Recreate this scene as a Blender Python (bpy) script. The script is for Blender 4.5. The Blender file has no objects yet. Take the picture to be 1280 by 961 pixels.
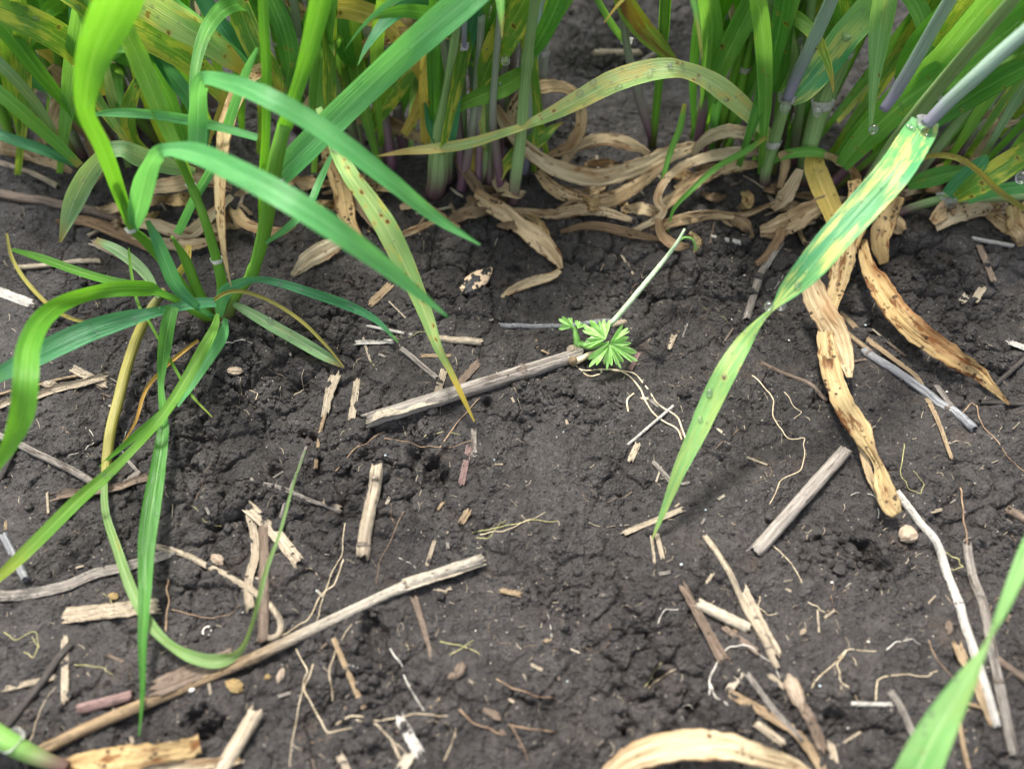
import bpy, math, random
import numpy as np
from mathutils import Vector, Matrix

# ------------------------------------------------------------------ camera, world, sun, exposure
SC = bpy.context.scene
H = 0.287                       # camera height above the soil (m)
PITCH = math.radians(35)        # 0 = straight down
FOC = 967.0                     # focal length in pixels of a 1280 px wide frame
cam_d = bpy.data.cameras.new("camera")
cam = bpy.data.objects.new("camera", cam_d)
SC.collection.objects.link(cam)
cam.location = (0, 0, H)
cam.rotation_euler = (PITCH, 0, 0)
cam_d.sensor_width = 36
cam_d.lens = 36 * FOC / 1280
cam_d.clip_start = 0.005
cam_d.clip_end = 200
cam_d.dof.use_dof = True
cam_d.dof.focus_distance = 0.345
cam_d.dof.aperture_fstop = 5.2
SC.camera = cam

SUN_EL, SUN_AZ = math.radians(62), math.radians(-25)
w = bpy.data.worlds.new("World")
SC.world = w
w.use_nodes = True
wn, wl = w.node_tree.nodes, w.node_tree.links
bg = wn["Background"]
sky = wn.new("ShaderNodeTexSky")
sky.sky_type = 'NISHITA'
sky.sun_disc = False
sky.sun_elevation = SUN_EL
sky.sun_rotation = SUN_AZ
sky.dust_density = 4.0
hs = wn.new("ShaderNodeHueSaturation")
hs.inputs['Saturation'].default_value = 0.45      # overcast: nearly white light from the whole sky
wl.new(sky.outputs[0], hs.inputs['Color'])
wl.new(hs.outputs[0], bg.inputs['Color'])
bg.inputs['Strength'].default_value = 0.15
sun_d = bpy.data.lights.new("sun", 'SUN')
sun_d.energy = 3.0
sun_d.angle = math.radians(10)
sun_d.color = (1, 0.97, 0.92)
sun = bpy.data.objects.new("sun", sun_d)
SC.collection.objects.link(sun)
sun.rotation_euler = (math.radians(90) - SUN_EL, 0, math.radians(180) - SUN_AZ)
SC.view_settings.view_transform = 'Standard'
SC.view_settings.look = 'None'
SC.view_settings.gamma = 1
SC.view_settings.use_curve_mapping = False
SC.view_settings.exposure = 1.36
SC.render.engine = 'CYCLES'
SC.cycles.max_bounces = 7
SC.cycles.transparent_max_bounces = 8
SC.cycles.transmission_bounces = 6
SC.cycles.caustics_refractive = False
SC.cycles.caustics_reflective = False
SC.cycles.use_denoising = True
try:
    SC.cycles.denoiser = 'OPENIMAGEDENOISE'
except Exception:
    pass

R = random.Random(7)
C = SC.collection

# ------------------------------------------------------------------ noise in numpy
def _hash(ix, iy, seed):
    h = (ix.astype(np.int64) * 374761393 + iy.astype(np.int64) * 668265263 + seed * 1442695041) & 0xffffffff
    h = ((h ^ (h >> 13)) * 1274126177) & 0xffffffff
    h = ((h ^ (h >> 16)) * 2246822519) & 0xffffffff
    return (h ^ (h >> 15)) & 0xffffffff

def perlin(x, y, seed=0):
    ix, iy = np.floor(x), np.floor(y)
    fx, fy = x - ix, y - iy
    u = fx * fx * fx * (fx * (fx * 6 - 15) + 10)
    v = fy * fy * fy * (fy * (fy * 6 - 15) + 10)
    def g(a, b):
        t = _hash(ix + a, iy + b, seed) * (2 * math.pi / 4294967296.0)
        return np.cos(t) * (fx - a) + np.sin(t) * (fy - b)
    return ((g(0, 0) * (1 - u) + g(1, 0) * u) * (1 - v) + (g(0, 1) * (1 - u) + g(1, 1) * u) * v) * 1.4

def fbm(x, y, seed=0, octs=4, gain=.5):
    s, a, f = 0, 1.0, 1.0
    for k in range(octs):
        s = s + a * perlin(x * f, y * f, seed + k * 17)
        a *= gain
        f *= 2.03
    return s

def worley(x, y, seed=0):
    ix, iy = np.floor(x), np.floor(y)
    f1 = np.full(x.shape, 9.0)
    f2 = np.full(x.shape, 9.0)
    cid = np.zeros(x.shape)
    for a in (-1, 0, 1):
        for b in (-1, 0, 1):
            h = _hash(ix + a, iy + b, seed)
            px = ix + a + (h & 0xffff) / 65536.0
            py = iy + b + ((h >> 16) & 0xffff) / 65536.0
            d = np.hypot(px - x, py - y)
            c = ((h * 7919) & 0xffff) / 65536.0
            n = d < f1
            f2 = np.where(n, f1, np.minimum(f2, d))
            cid = np.where(n, c, cid)
            f1 = np.where(n, d, f1)
    return f1, f2, cid

def sstep(a, b, x):
    t = np.clip((x - a) / (b - a), 0, 1)
    return t * t * (3 - 2 * t)

# ------------------------------------------------------------------ picture position -> place on the field
CP, SP = math.cos(PITCH), math.sin(PITCH)
def ray(px, py):
    dx, dy = (px - 640) / FOC, (480.5 - py) / FOC
    return np.array([dx, dy * CP + SP, dy * SP - CP])

def flat(px, py, z=0.0):
    d = ray(px, py)
    t = (z - H) / d[2]
    return np.array([d[0] * t, d[1] * t, z])

# ------------------------------------------------------------------ soil relief
def gauss_mask(x, y, spots):
    m = np.zeros(x.shape)
    for px, py, r, a in spots:
        c = flat(px, py)
        rr = r * np.hypot(c[1], H) / FOC * 1.15
        m = np.maximum(m, a * np.exp(-((x - c[0]) ** 2 + (y - c[1]) ** 2) / (rr * rr)))
    return m

CLODS = [(300, 470, 110, 1), (250, 560, 90, .9), (480, 585, 90, .9), (330, 610, 80, .7), (815, 860, 100, 1), (880, 330, 100, .9),
         (1160, 420, 100, .8), (100, 690, 70, .6), (730, 760, 60, .6), (1060, 690, 60, .8), (700, 500, 60, .6), (760, 310, 110, .7),
         (560, 330, 90, .7), (60, 900, 80, .6), (250, 740, 90, .5), (1130, 330, 80, .9), (1240, 640, 70, .6), (470, 900, 80, .7), (390, 420, 80, .8), (700, 880, 70, .6),
         (740, 60, 90, .7), (420, 850, 60, .7), (960, 900, 80, .7)]
PITS = [(385, 542, 16, 6), (1087, 695, 20, 8), (545, 595, 18, 6), (815, 850, 24, 5), (780, 905, 18, 6), (1022, 500, 16, 4), (470, 790, 16, 4),
        (1050, 900, 20, 4), (610, 510, 15, 4), (255, 905, 26, 6), (1000, 300, 18, 4), (640, 330, 12, 3), (345, 590, 12, 4), (930, 345, 12, 3), (865, 890, 18, 4)]

def relief(x, y):
    wx = x + 0.004 * fbm(x * 60, y * 60, 3, 3)
    wy = y + 0.004 * fbm(x * 60, y * 60, 9, 3)
    near = np.exp(-(x * x + (y - .3) ** 2) / 4.0)
    h = 0.0040 * fbm(x * 9, y * 9, 21, 3)
    h += 0.0029 * fbm(x * 33, y * 33, 31, 3)
    m = np.clip(gauss_mask(x, y, CLODS) + .50 * fbm(x * 20, y * 20, 41, 3) + .05, 0, 1)
    f1, f2, c = worley(wx * 75, wy * 75, 5)
    dome = np.sqrt(np.clip(1 - (f1 * 1.15) ** 2, 0, 1))
    h += m * (0.0078 * (dome - .5) * (.35 + c))
    e = sstep(0.0, 0.16, f2 - f1)
    h -= m * .0026 * (1 - e)
    wx2 = x + 0.0016 * fbm(x * 190, y * 190, 13, 2)
    wy2 = y + 0.0016 * fbm(x * 190, y * 190, 19, 2)
    f1, f2, c = worley(wx2 * 190, wy2 * 190, 6)
    m2 = np.clip(m * 1.3 + .35 * fbm(x * 50, y * 50, 44, 2), 0.03, 1.1)
    h += m2 * 0.0032 * (np.sqrt(np.clip(1 - (f1 * 1.2) ** 2, 0, 1)) - .4) * (.3 + c)
    f1, f2, c = worley(wx2 * 430, wy2 * 430, 8)
    m3 = np.clip(.25 + .8 * fbm(x * 30, y * 30, 47, 2) + .6 * m, 0.16, 1.3)
    h += m3 * 0.00075 * (np.sqrt(np.clip(1 - (f1 * 1.2) ** 2, 0, 1)) - .3) * (.2 + c)
    h += 0.00042 * fbm(x * 330, y * 330, 51, 4, .6)
    gm = np.clip(.35 + .9 * fbm(x * 24, y * 24, 53, 2) + .5 * m, .25, 1)
    h += gm * 0.00042 * fbm(x * 760, y * 760, 57, 2, .7)
    # drying cracks
    f1, f2, c = worley(wx * 26 + .35 * fbm(x * 60, y * 60, 71, 4), wy * 26 + .35 * fbm(x * 60, y * 60, 77, 4), 7)
    cm = sstep(.05, .5, fbm(x * 14, y * 14, 81, 2))
    h -= cm * 0.0022 * np.exp(-((f2 - f1) / .03) ** 2)
    AN = fbm(x * 130, y * 130, 91, 4) * 1.0
    for px, py, r, d in PITS:
        q = flat(px, py)
        rr = r * .80 * np.hypot(q[1], H) / FOC
        an = AN
        sk = math.sin(px * 1.7) * .7
        dd = ((x - q[0] + sk * (y - q[1])) ** 2 + ((y - q[1]) * (1 + .5 * math.sin(py))) ** 2) / (rr * rr)
        h -= d * .0014 * sstep(1.25, -.2, dd + an) * (dd < 4)
    # banked soil by the young plant and the straw
    for px, py, r, d in [(262, 405, 60, 4), (300, 420, 30, 5), (880, 330, 60, 3), (600, 520, 40, 2), (640, 230, 60, 3), (980, 240, 60, 3), (60, 560, 60, 3), (1180, 300, 70, 3)]:
        q = flat(px, py)
        rr = r * np.hypot(q[1], H) / FOC
        h += d * .001 * np.exp(-((x - q[0]) ** 2 + (y - q[1]) ** 2) / (rr * rr))
    return h * near

def axis(lo, hi, step, far, grow=1.28):
    core = np.arange(lo, hi + step / 2, step)
    a, s, v = [], step, hi
    while v < far:
        s *= grow
        v += s
        a.append(v)
    b, s, v = [], step, lo
    while v > -far:
        s *= grow
        v -= s
        b.append(v)
    return np.concatenate([np.array(b[::-1]), core, np.array(a)])

STEP = 0.00048
AX = axis(-0.385, 0.385, STEP, 30)
AY = axis(0.02, 0.60, STEP, 30)
GX, GY = np.meshgrid(AX, AY)
GZ = relief(GX, GY)

def sample(arr, x, y):
    i = np.clip(np.searchsorted(AX, x) - 1, 0, len(AX) - 2)
    j = np.clip(np.searchsorted(AY, y) - 1, 0, len(AY) - 2)
    fx = np.clip((x - AX[i]) / (AX[i + 1] - AX[i]), 0, 1)
    fy = np.clip((y - AY[j]) / (AY[j + 1] - AY[j]), 0, 1)
    return (arr[j, i] * (1 - fx) + arr[j, i + 1] * fx) * (1 - fy) + (arr[j + 1, i] * (1 - fx) + arr[j + 1, i + 1] * fx) * fy

def boxblur(a, k):
    for ax in (0, 1):
        p = np.concatenate([np.repeat(np.take(a, [0], ax), k, ax), a, np.repeat(np.take(a, [-1], ax), k, ax)], ax)
        cs = np.cumsum(p, ax)
        n = a.shape[ax]
        hi = np.take(cs, np.arange(2 * k, 2 * k + n), ax)
        lo = np.take(cs, np.arange(0, n), ax)
        a = (hi - lo) / (2 * k)
    return a
GS = boxblur(boxblur(GZ, 6), 6)          # smoothed, for things that lie across the lumps

def ground(x, y, smooth=False):
    return float(sample(GS if smooth else GZ, np.array([x]), np.array([y]))[0])

def P(px, py, h=0.0, smooth=True):
    """the place in the field h millimetres above the soil that is seen at this point of the photograph"""
    z = 0.0
    for _ in range(6):
        q = flat(px, py, z + h * .001)
        z = ground(q[0], q[1], smooth)
    return flat(px, py, z + h * .001)

def pxm(p):
    """metres per photo pixel at a point"""
    d = (p[1]) * SP + (H - p[2]) * CP
    return d / FOC

# ------------------------------------------------------------------ objects
def tag(o, label=None, cat=None, group=None, kind=None):
    if label: o['label'] = label
    if cat: o['category'] = cat
    if group: o['group'] = group
    if kind: o['kind'] = kind
    return o

def mesh_obj(name, verts, faces, m, parent=None, uv=None, smooth=True, ground_uv=None, origin=None, frac=None):
    verts = np.asarray(verts, dtype=np.float64)
    if parent is not None:
        org = np.array(parent['_o']) if '_o' in parent else np.array(parent.matrix_world.translation)
    else:
        org = np.array(origin) if origin is not None else np.array([verts[:, 0].mean(), verts[:, 1].mean(), verts[:, 2].min()])
    me = bpy.data.meshes.new(name)
    vv = verts - org
    faces = [tuple(int(i) for i in f) for f in faces]
    me.from_pydata(vv.tolist(), [], faces)
    if uv is not None:
        lay = me.uv_layers.new(name="UVMap")
        idx = np.empty(len(me.loops), dtype=np.int32)
        me.loops.foreach_get('vertex_index', idx)
        lay.data.foreach_set('uv', np.asarray(uv, dtype=np.float32)[idx].ravel())
    if frac is not None:
        at = me.attributes.new('frac', 'FLOAT', 'POINT')
        at.data.foreach_set('value', np.asarray(frac, dtype=np.float32))
    if smooth:
        me.polygons.foreach_set('use_smooth', np.ones(len(me.polygons), dtype=bool))
    me.materials.append(m)
    o = bpy.data.objects.new(name, me)
    C.objects.link(o)
    if parent is not None:
        o.parent = parent
        po = np.array(parent['_org'])
        me.transform(Matrix.Translation(Vector(org - po)))
    else:
        o.location = org.tolist()
    o['_org'] = org.tolist() if parent is None else list(parent['_org'])
    return o

def root(name, loc, label, cat, group=None):
    o = bpy.data.objects.new(name, None)
    o.empty_display_size = .01
    C.objects.link(o)
    o.location = [float(v) for v in loc]
    o['_org'] = [float(v) for v in loc]
    o['_o'] = [float(v) for v in loc]
    return tag(o, label, cat, group)

# ------------------------------------------------------------------ shader helper
class Sh:
    def __init__(s, name):
        s.m = bpy.data.materials.new(name)
        s.m.use_nodes = True
        s.nt = s.m.node_tree
        s.nt.nodes.clear()
        s.out = s.nt.nodes.new('ShaderNodeOutputMaterial')
    def put(s, sock, v):
        if v is None: return
        if isinstance(v, bpy.types.NodeSocket): s.nt.links.new(v, sock)
        elif isinstance(v, (tuple, list)) and len(v) == 3 and sock.type == 'RGBA': sock.default_value = (*v, 1)
        else: sock.default_value = v
    def n(s, t, **k):
        nd = s.nt.nodes.new(t)
        for a, v in k.items(): setattr(nd, a, v)
        return nd
    def math(s, op, a, b=None, c=None, clamp=False):
        nd = s.n('ShaderNodeMath', operation=op, use_clamp=clamp)
        s.put(nd.inputs[0], a)
        s.put(nd.inputs[1], b)
        s.put(nd.inputs[2], c)
        return nd.outputs[0]
    def mix(s, f, a, b, blend='MIX'):
        nd = s.n('ShaderNodeMix', data_type='RGBA', blend_type=blend)
        s.put(nd.inputs[0], f)
        s.put(nd.inputs[6], a)
        s.put(nd.inputs[7], b)
        return nd.outputs[2]
    def ramp(s, f, lo, hi, a=0.0, b=1.0):
        nd = s.n('ShaderNodeMapRange', interpolation_type='SMOOTHSTEP')
        s.put(nd.inputs[0], f)
        for i, v in enumerate((lo, hi, a, b)): s.put(nd.inputs[i + 1], v)
        return nd.outputs[0]
    def vec(s, x=0.0, y=0.0, z=0.0):
        nd = s.n('ShaderNodeCombineXYZ')
        s.put(nd.inputs[0], x); s.put(nd.inputs[1], y); s.put(nd.inputs[2], z)
        return nd.outputs[0]
    def noise(s, v, scale=1.0, detail=2.0, rough=.5):
        nd = s.n('ShaderNodeTexNoise')
        s.put(nd.inputs['Vector'], v)
        s.put(nd.inputs['Scale'], scale)
        s.put(nd.inputs['Detail'], detail)
        s.put(nd.inputs['Roughness'], rough)
        return nd.outputs[0]
    def vor(s, v, scale=1.0, feature='F1', out=0, rand=1.0):
        nd = s.n('ShaderNodeTexVoronoi', feature=feature)
        s.put(nd.inputs['Vector'], v)
        s.put(nd.inputs['Scale'], scale)
        s.put(nd.inputs['Randomness'], rand)
        return nd.outputs[out]
    def bump(s, h, dist, strength=1.0, nrm=None):
        nd = s.n('ShaderNodeBump')
        s.put(nd.inputs['Height'], h)
        nd.inputs['Distance'].default_value = dist
        s.put(nd.inputs['Strength'], strength)
        if nrm is not None: s.put(nd.inputs['Normal'], nrm)
        return nd.outputs[0]
    def uv(s):
        nd = s.n('ShaderNodeUVMap')
        sp = s.n('ShaderNodeSeparateXYZ')
        s.nt.links.new(nd.outputs[0], sp.inputs[0])
        return sp.outputs[0], sp.outputs[1]
    def frac(s):
        return s.n('ShaderNodeAttribute', attribute_name='frac').outputs['Fac']
    def rand(s):
        return s.n('ShaderNodeObjectInfo').outputs['Random']
    def pos(s):
        return s.n('ShaderNodeNewGeometry').outputs['Position']
    def pbr(s, color, rough=.5, spec=.5, nrm=None, **k):
        nd = s.n('ShaderNodeBsdfPrincipled')
        s.put(nd.inputs['Base Color'], color)
        s.put(nd.inputs['Roughness'], rough)
        s.put(nd.inputs['Specular IOR Level'], spec)
        s.put(nd.inputs['Normal'], nrm)
        for a, v in k.items(): s.put(nd.inputs[a.replace('_', ' ')], v)
        return nd.outputs[0]
    def finish(s, sh):
        s.nt.links.new(sh, s.out.inputs['Surface'])
        return s.m

def soil_material(name, crumb=False):
    s = Sh(name)
    p = s.pos()
    a = s.noise(p, 18, 5, .6)
    b = s.noise(p, 260, 4, .65)
    c = s.noise(p, 1400, 3, .6)
    col = s.mix(s.ramp(a, .35, .68), (.027, .0222, .0195), (.055, .0462, .0408))
    col = s.mix(s.ramp(b, .40, .66), s.mix(.5, col, (.010, .008, .007)), s.mix(.5, col, (.088, .078, .071)))
    col = s.mix(s.ramp(c, .42, .64, 0, .5), s.mix(.4, col, (.008, .0065, .006)), s.mix(.45, col, (.095, .084, .076)))
    warm = s.noise(p, 60, 3, .5)
    col = s.mix(s.ramp(warm, .58, .75, 0, .35), col, (.075, .050, .034))
    # mineral and organic specks
    d = s.vor(p, 520)
    rnd = s.n('ShaderNodeSeparateColor')
    s.nt.links.new(s.vor(p, 520, out=1), rnd.inputs[0])
    lt = s.math('MULTIPLY', s.ramp(d, .22, .12), s.ramp(rnd.outputs[0], .86, .9))
    col = s.mix(lt, col, (.30, .26, .21))
    dk = s.math('MULTIPLY', s.ramp(d, .3, .15), s.ramp(rnd.outputs[1], .78, .82))
    col = s.mix(s.math('MULTIPLY', dk, .7), col, (.012, .01, .009))
    wetm = s.ramp(s.noise(p, 26, 3, .6), .40, .60)
    rough = s.math('ADD', s.ramp(s.noise(p, 120, 3, .6), .3, .7, .42, .70), s.math('MULTIPLY', wetm, .12))
    bs = s.ramp(wetm, 0, 1, .75, 1.0)
    hgt = s.math('ADD', s.math('MULTIPLY', c, .35), b)
    n1 = s.bump(s.noise(p, 1000, 5, .75), .0011, bs)
    n2 = s.bump(s.vor(p, 900), .0007, bs, n1)
    n3 = s.bump(b, .0022, .8, n2)
    return s.finish(s.pbr(col, rough, .40, n3))

def leaf_material(name, c1, c2, yellow=(.42, .40, .05), yamt=.0, spots=.0, spotc=(.10, .03, .01), tip=None, tipat=.85, trans=.34, rough=.42, dew=.5, late=None, patch=(2.2, 55), edge=0.0):
    s = Sh(name)
    u, v = s.uv()
    f = s.frac()
    r = s.rand()
    off = s.math('MULTIPLY', r, 37.0)
    v1 = s.vec(s.math('MULTIPLY', u, 2.0), s.math('MULTIPLY', v, 22.0), off)
    col = s.mix(s.ramp(s.noise(v1, 1, 3, .55), .32, .68), c1, c2)
    # fine parallel veins
    vein = s.noise(s.vec(s.math('MULTIPLY', u, 34.0), s.math('MULTIPLY', v, 14.0), off), 1, 2, .5)
    col = s.mix(s.ramp(vein, .52, .66, 0, .34), col, (c2[0] * 1.7 + .03, c2[1] * 1.35 + .03, c2[2] * 1.6 + .02))
    col = s.mix(s.ramp(vein, .48, .32, 0, .36), col, (c1[0] * .55, c1[1] * .6, c1[2] * .55))
    mid = s.ramp(s.math('ABSOLUTE', s.math('SUBTRACT', u, .5)), .045, .012)
    col = s.mix(s.math('MULTIPLY', mid, .35), col, (min(1, c2[0] * 2 + .08), min(1, c2[1] * 1.4 + .08), c2[2] * 2 + .04))
    pv = s.vec(s.math('MULTIPLY', u, patch[0]), s.math('MULTIPLY', v, patch[1]), s.math('ADD', off, 5.0))
    yn = s.math('ADD', s.noise(pv, 1, 3, .62), s.math('MULTIPLY', s.math('SUBTRACT', vein, .5), .30))
    if yamt > 0:
        ye = s.math('ADD', yn, s.math('MULTIPLY', s.math('ABSOLUTE', s.math('SUBTRACT', u, .5)), edge))
        t = .74 - .36 * yamt
        col = s.mix(s.ramp(ye, t - .02, t + .13, 0, .94), col, yellow)
    pu = s.vec(s.math('MULTIPLY', u, .011), v, off)
    if late: col = s.mix(s.ramp(f, .40, .62, 0, .72), col, late)
    if spots > 0:
        d = s.vor(pu, 210)
        w1 = s.noise(pu, 900, 2, .6)
        dd = s.math('ADD', d, s.math('MULTIPLY', s.math('SUBTRACT', w1, .5), .35))
        msk = s.ramp(s.noise(pu, 70, 2, .5), .62 - .25 * spots, .70 - .25 * spots)
        col = s.mix(s.math('MULTIPLY', msk, s.ramp(dd, .42, .25, 0, .5)), col, (yellow[0], yellow[1] * .8, yellow[2]))
        col = s.mix(s.math('MULTIPLY', msk, s.ramp(dd, .26, .13, 0, .95)), col, spotc)
    if tip is not None:
        tn = s.math('ADD', f, s.math('MULTIPLY', s.math('SUBTRACT', yn, .5), .22))
        col = s.mix(s.ramp(tn, tipat, min(1.0, tipat + .14)), col, tip)
    sp = s.vor(pu, 330)
    sc_ = s.n('ShaderNodeSeparateColor')
    s.nt.links.new(s.vor(pu, 330, out=1), sc_.inputs[0])
    col = s.mix(s.math('MULTIPLY', s.ramp(sp, .15, .07), s.ramp(sc_.outputs[0], .80, .83, 0, .8)), col, (.07, .055, .04))
    # tiny dew beads and dust: small real relief, glossier, dew glints painted in whitish
    dv = s.vor(pu, 900)
    dm = s.math('MULTIPLY', s.ramp(dv, .30, .12), s.ramp(s.noise(pu, 130, 2, .5), .56, .66))
    col = s.mix(s.math('MULTIPLY', dm, .30), col, (.75, .80, .74))
    n0 = s.bump(vein, .0007, .8)
    n1 = s.bump(dm, .0005, dew, n0)
    n2 = s.bump(s.noise(v1, 3, 3, .6), .0007, .3, n1)
    rg = s.math('SUBTRACT', rough, s.math('MULTIPLY', dm, .3))
    a = s.pbr(col, rg, .45, n2)
    tr = s.n('ShaderNodeBsdfTranslucent')
    s.put(tr.inputs[0], s.mix(.45, col, (min(1, c2[0] * 2.6), min(1, c2[1] * 2.0), c2[2] * .8), 'MIX'))
    s.put(tr.inputs['Normal'], n2)
    mx = s.n('ShaderNodeMixShader')
    mx.inputs[0].default_value = trans
    s.nt.links.new(a, mx.inputs[1])
    s.nt.links.new(tr.outputs[0], mx.inputs[2])
    return s.finish(mx.outputs[0])

def dry_material(name, c1, c2, dark, damt=.4, spots=.4, trans=.34, rough=.6):
    s = Sh(name)
    u, v = s.uv()
    off = s.math('MULTIPLY', s.rand(), 37.0)
    st = s.noise(s.vec(s.math('MULTIPLY', u, 14.0), s.math('MULTIPLY', v, 30.0), off), 1, 4, .6)
    fine = s.noise(s.vec(s.math('MULTIPLY', u, 44.0), s.math('MULTIPLY', v, 22.0), off), 1, 2, .5)
    col = s.mix(s.ramp(st, .3, .7), c1, c2)
    col = s.mix(s.ramp(fine, .48, .3, 0, .32), col, (c1[0] * .5, c1[1] * .45, c1[2] * .4))
    bl = s.noise(s.vec(s.math('MULTIPLY', u, 2.4), s.math('MULTIPLY', v, 75.0), s.math('ADD', off, 3.0)), 1, 4, .65)
    t = .78 - .36 * damt
    col = s.mix(s.ramp(bl, t, t + .10, 0, .92), col, dark)
    big = s.noise(s.vec(s.math('MULTIPLY', u, 1.2), s.math('MULTIPLY', v, 26.0), s.math('ADD', off, 8.0)), 1, 3, .6)
    col = s.mix(s.ramp(big, .50, .68, 0, .6), col, (dark[0] * 1.5, dark[1] * 1.4, dark[2] * 1.2))
    col = s.mix(s.ramp(big, .48, .34, 0, .35), col, (min(1, c2[0] * 1.25), min(1, c2[1] * 1.25), min(1, c2[2] * 1.3)))
    col = s.mix(s.math('MULTIPLY', s.rand(), .45), col, s.mix(1.0, col, (1.0, .82, .55), 'MULTIPLY'))
    ed = s.ramp(s.math('ABSOLUTE', s.math('SUBTRACT', u, .5)), .40, .5)
    col = s.mix(s.math('MULTIPLY', ed, s.ramp(bl, .4, .6, .2, .8)), col, dark)
    pu = s.vec(s.math('MULTIPLY', u, .009), v, off)
    d = s.math('ADD', s.vor(pu, 430), s.math('MULTIPLY', s.noise(pu, 1500, 2, .5), .3))
    cr = s.n('ShaderNodeSeparateColor')
    s.nt.links.new(s.vor(pu, 430, out=1), cr.inputs[0])
    d = s.math('ADD', d, s.math('MULTIPLY', cr.outputs[0], .55))
    msk = s.ramp(s.noise(pu, 90, 3, .6), .62 - .12 * spots, .72 - .12 * spots)
    col = s.mix(s.math('MULTIPLY', msk, s.ramp(d, .80, .55, 0, .88)), col, (.05, .024, .012))
    n1 = s.bump(fine, .0006, .9)
    n2 = s.bump(bl, .0016, .8, n1)
    a = s.pbr(col, rough, .35, n2)
    tr = s.n('ShaderNodeBsdfTranslucent')
    s.put(tr.inputs[0], col)
    mx = s.n('ShaderNodeMixShader')
    mx.inputs[0].default_value = trans
    s.nt.links.new(a, mx.inputs[1])
    s.nt.links.new(tr.outputs[0], mx.inputs[2])
    return s.finish(mx.outputs[0])

def straw_material(name, c1, c2, dark=(.06, .04, .028), damt=.4, soil=.35, rough=.5, end=None):
    s = Sh(name)
    u, v = s.uv()
    off = s.math('MULTIPLY', s.rand(), 51.0)
    st = s.noise(s.vec(s.math('MULTIPLY', u, 9.0), s.math('MULTIPLY', v, 35.0), off), 1, 4, .6)
    fine = s.noise(s.vec(s.math('MULTIPLY', u, 42.0), s.math('MULTIPLY', v, 30.0), off), 1, 3, .6)
    col = s.mix(s.ramp(st, .3, .7), c1, c2)
    col = s.mix(s.ramp(fine, .54, .36, 0, .55), col, (c1[0] * .32, c1[1] * .28, c1[2] * .25))
    if end: col = s.mix(s.ramp(s.math('ADD', s.frac(), s.math('MULTIPLY', st, .25)), .52, .78), col, s.mix(s.ramp(fine, .3, .6), (end[0] * .6, end[1] * .6, end[2] * .6), end))
    crk = s.noise(s.vec(s.math('MULTIPLY', u, 26.0), s.math('MULTIPLY', v, 7.0), s.math('ADD', off, 2.0)), 1, 2, .4)
    col = s.mix(s.ramp(crk, .66, .72, 0, .8), col, (.035, .024, .017))
    bl = s.noise(s.vec(s.math('MULTIPLY', u, 3.0), s.math('MULTIPLY', v, 60.0), s.math('ADD', off, 9.0)), 1, 5, .7)
    t = .76 - .38 * damt
    col = s.mix(s.ramp(bl, t, t + .12, 0, .9), col, dark)
    g = s.noise(s.pos(), 170, 4, .65)
    t = .74 - .3 * soil
    col = s.mix(s.ramp(g, t, t + .1, 0, .9), col, (.05, .041, .036))
    pk = s.vor(s.vec(s.math('MULTIPLY', u, .013), v, off), 420)
    col = s.mix(s.ramp(pk, .14, .06, 0, .8), col, (.03, .02, .014))
    n1 = s.bump(fine, .0011, 1.0)
    n2 = s.bump(bl, .0014, .8, n1)
    return s.finish(s.pbr(col, rough, .4, n2))

def stem_material(name, c1, c2, base, basefrac=.3, rough=.42):
    s = Sh(name)
    u, v = s.uv()
    f = s.frac()
    off = s.math('MULTIPLY', s.rand(), 51.0)
    st = s.noise(s.vec(s.math('MULTIPLY', u, 16.0), s.math('MULTIPLY', v, 20.0), off), 1, 3, .6)
    fine = s.noise(s.vec(s.math('MULTIPLY', u, 40.0), s.math('MULTIPLY', v, 12.0), off), 1, 2, .5)
    col = s.mix(s.ramp(st, .3, .7), c1, c2)
    col = s.mix(s.ramp(fine, .5, .66, 0, .35), col, (c2[0] * 1.5 + .06, c2[1] * 1.3 + .06, c2[2] * 1.5 + .05))
    bb = s.math('ADD', f, s.math('MULTIPLY', s.math('SUBTRACT', st, .5), .25))
    col = s.mix(s.ramp(bb, basefrac, 0.02, 0, .9), col, base)
    n1 = s.bump(fine, .0005, .7)
    a = s.pbr(col, rough, .45, n1)
    tr = s.n('ShaderNodeBsdfTranslucent')
    s.put(tr.inputs[0], col)
    mx = s.n('ShaderNodeMixShader')
    mx.inputs[0].default_value = .15
    s.nt.links.new(a, mx.inputs[1])
    s.nt.links.new(tr.outputs[0], mx.inputs[2])
    return s.finish(mx.outputs[0])

def plain_material(name, c1, c2, scale=300, rough=.5, spec=.4, trans=0.0, bump=.0004):
    s = Sh(name)
    p = s.pos()
    a = s.noise(p, scale, 4, .6)
    sh = s.pbr(s.mix(s.ramp(a, .35, .65), c1, c2), rough, spec, s.bump(a, bump, .8))
    if trans:
        tr = s.n('ShaderNodeBsdfTranslucent')
        s.put(tr.inputs[0], c2)
        mx = s.n('ShaderNodeMixShader')
        mx.inputs[0].default_value = trans
        s.nt.links.new(sh, mx.inputs[1])
        s.nt.links.new(tr.outputs[0], mx.inputs[2])
        sh = mx.outputs[0]
    return s.finish(sh)

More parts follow.
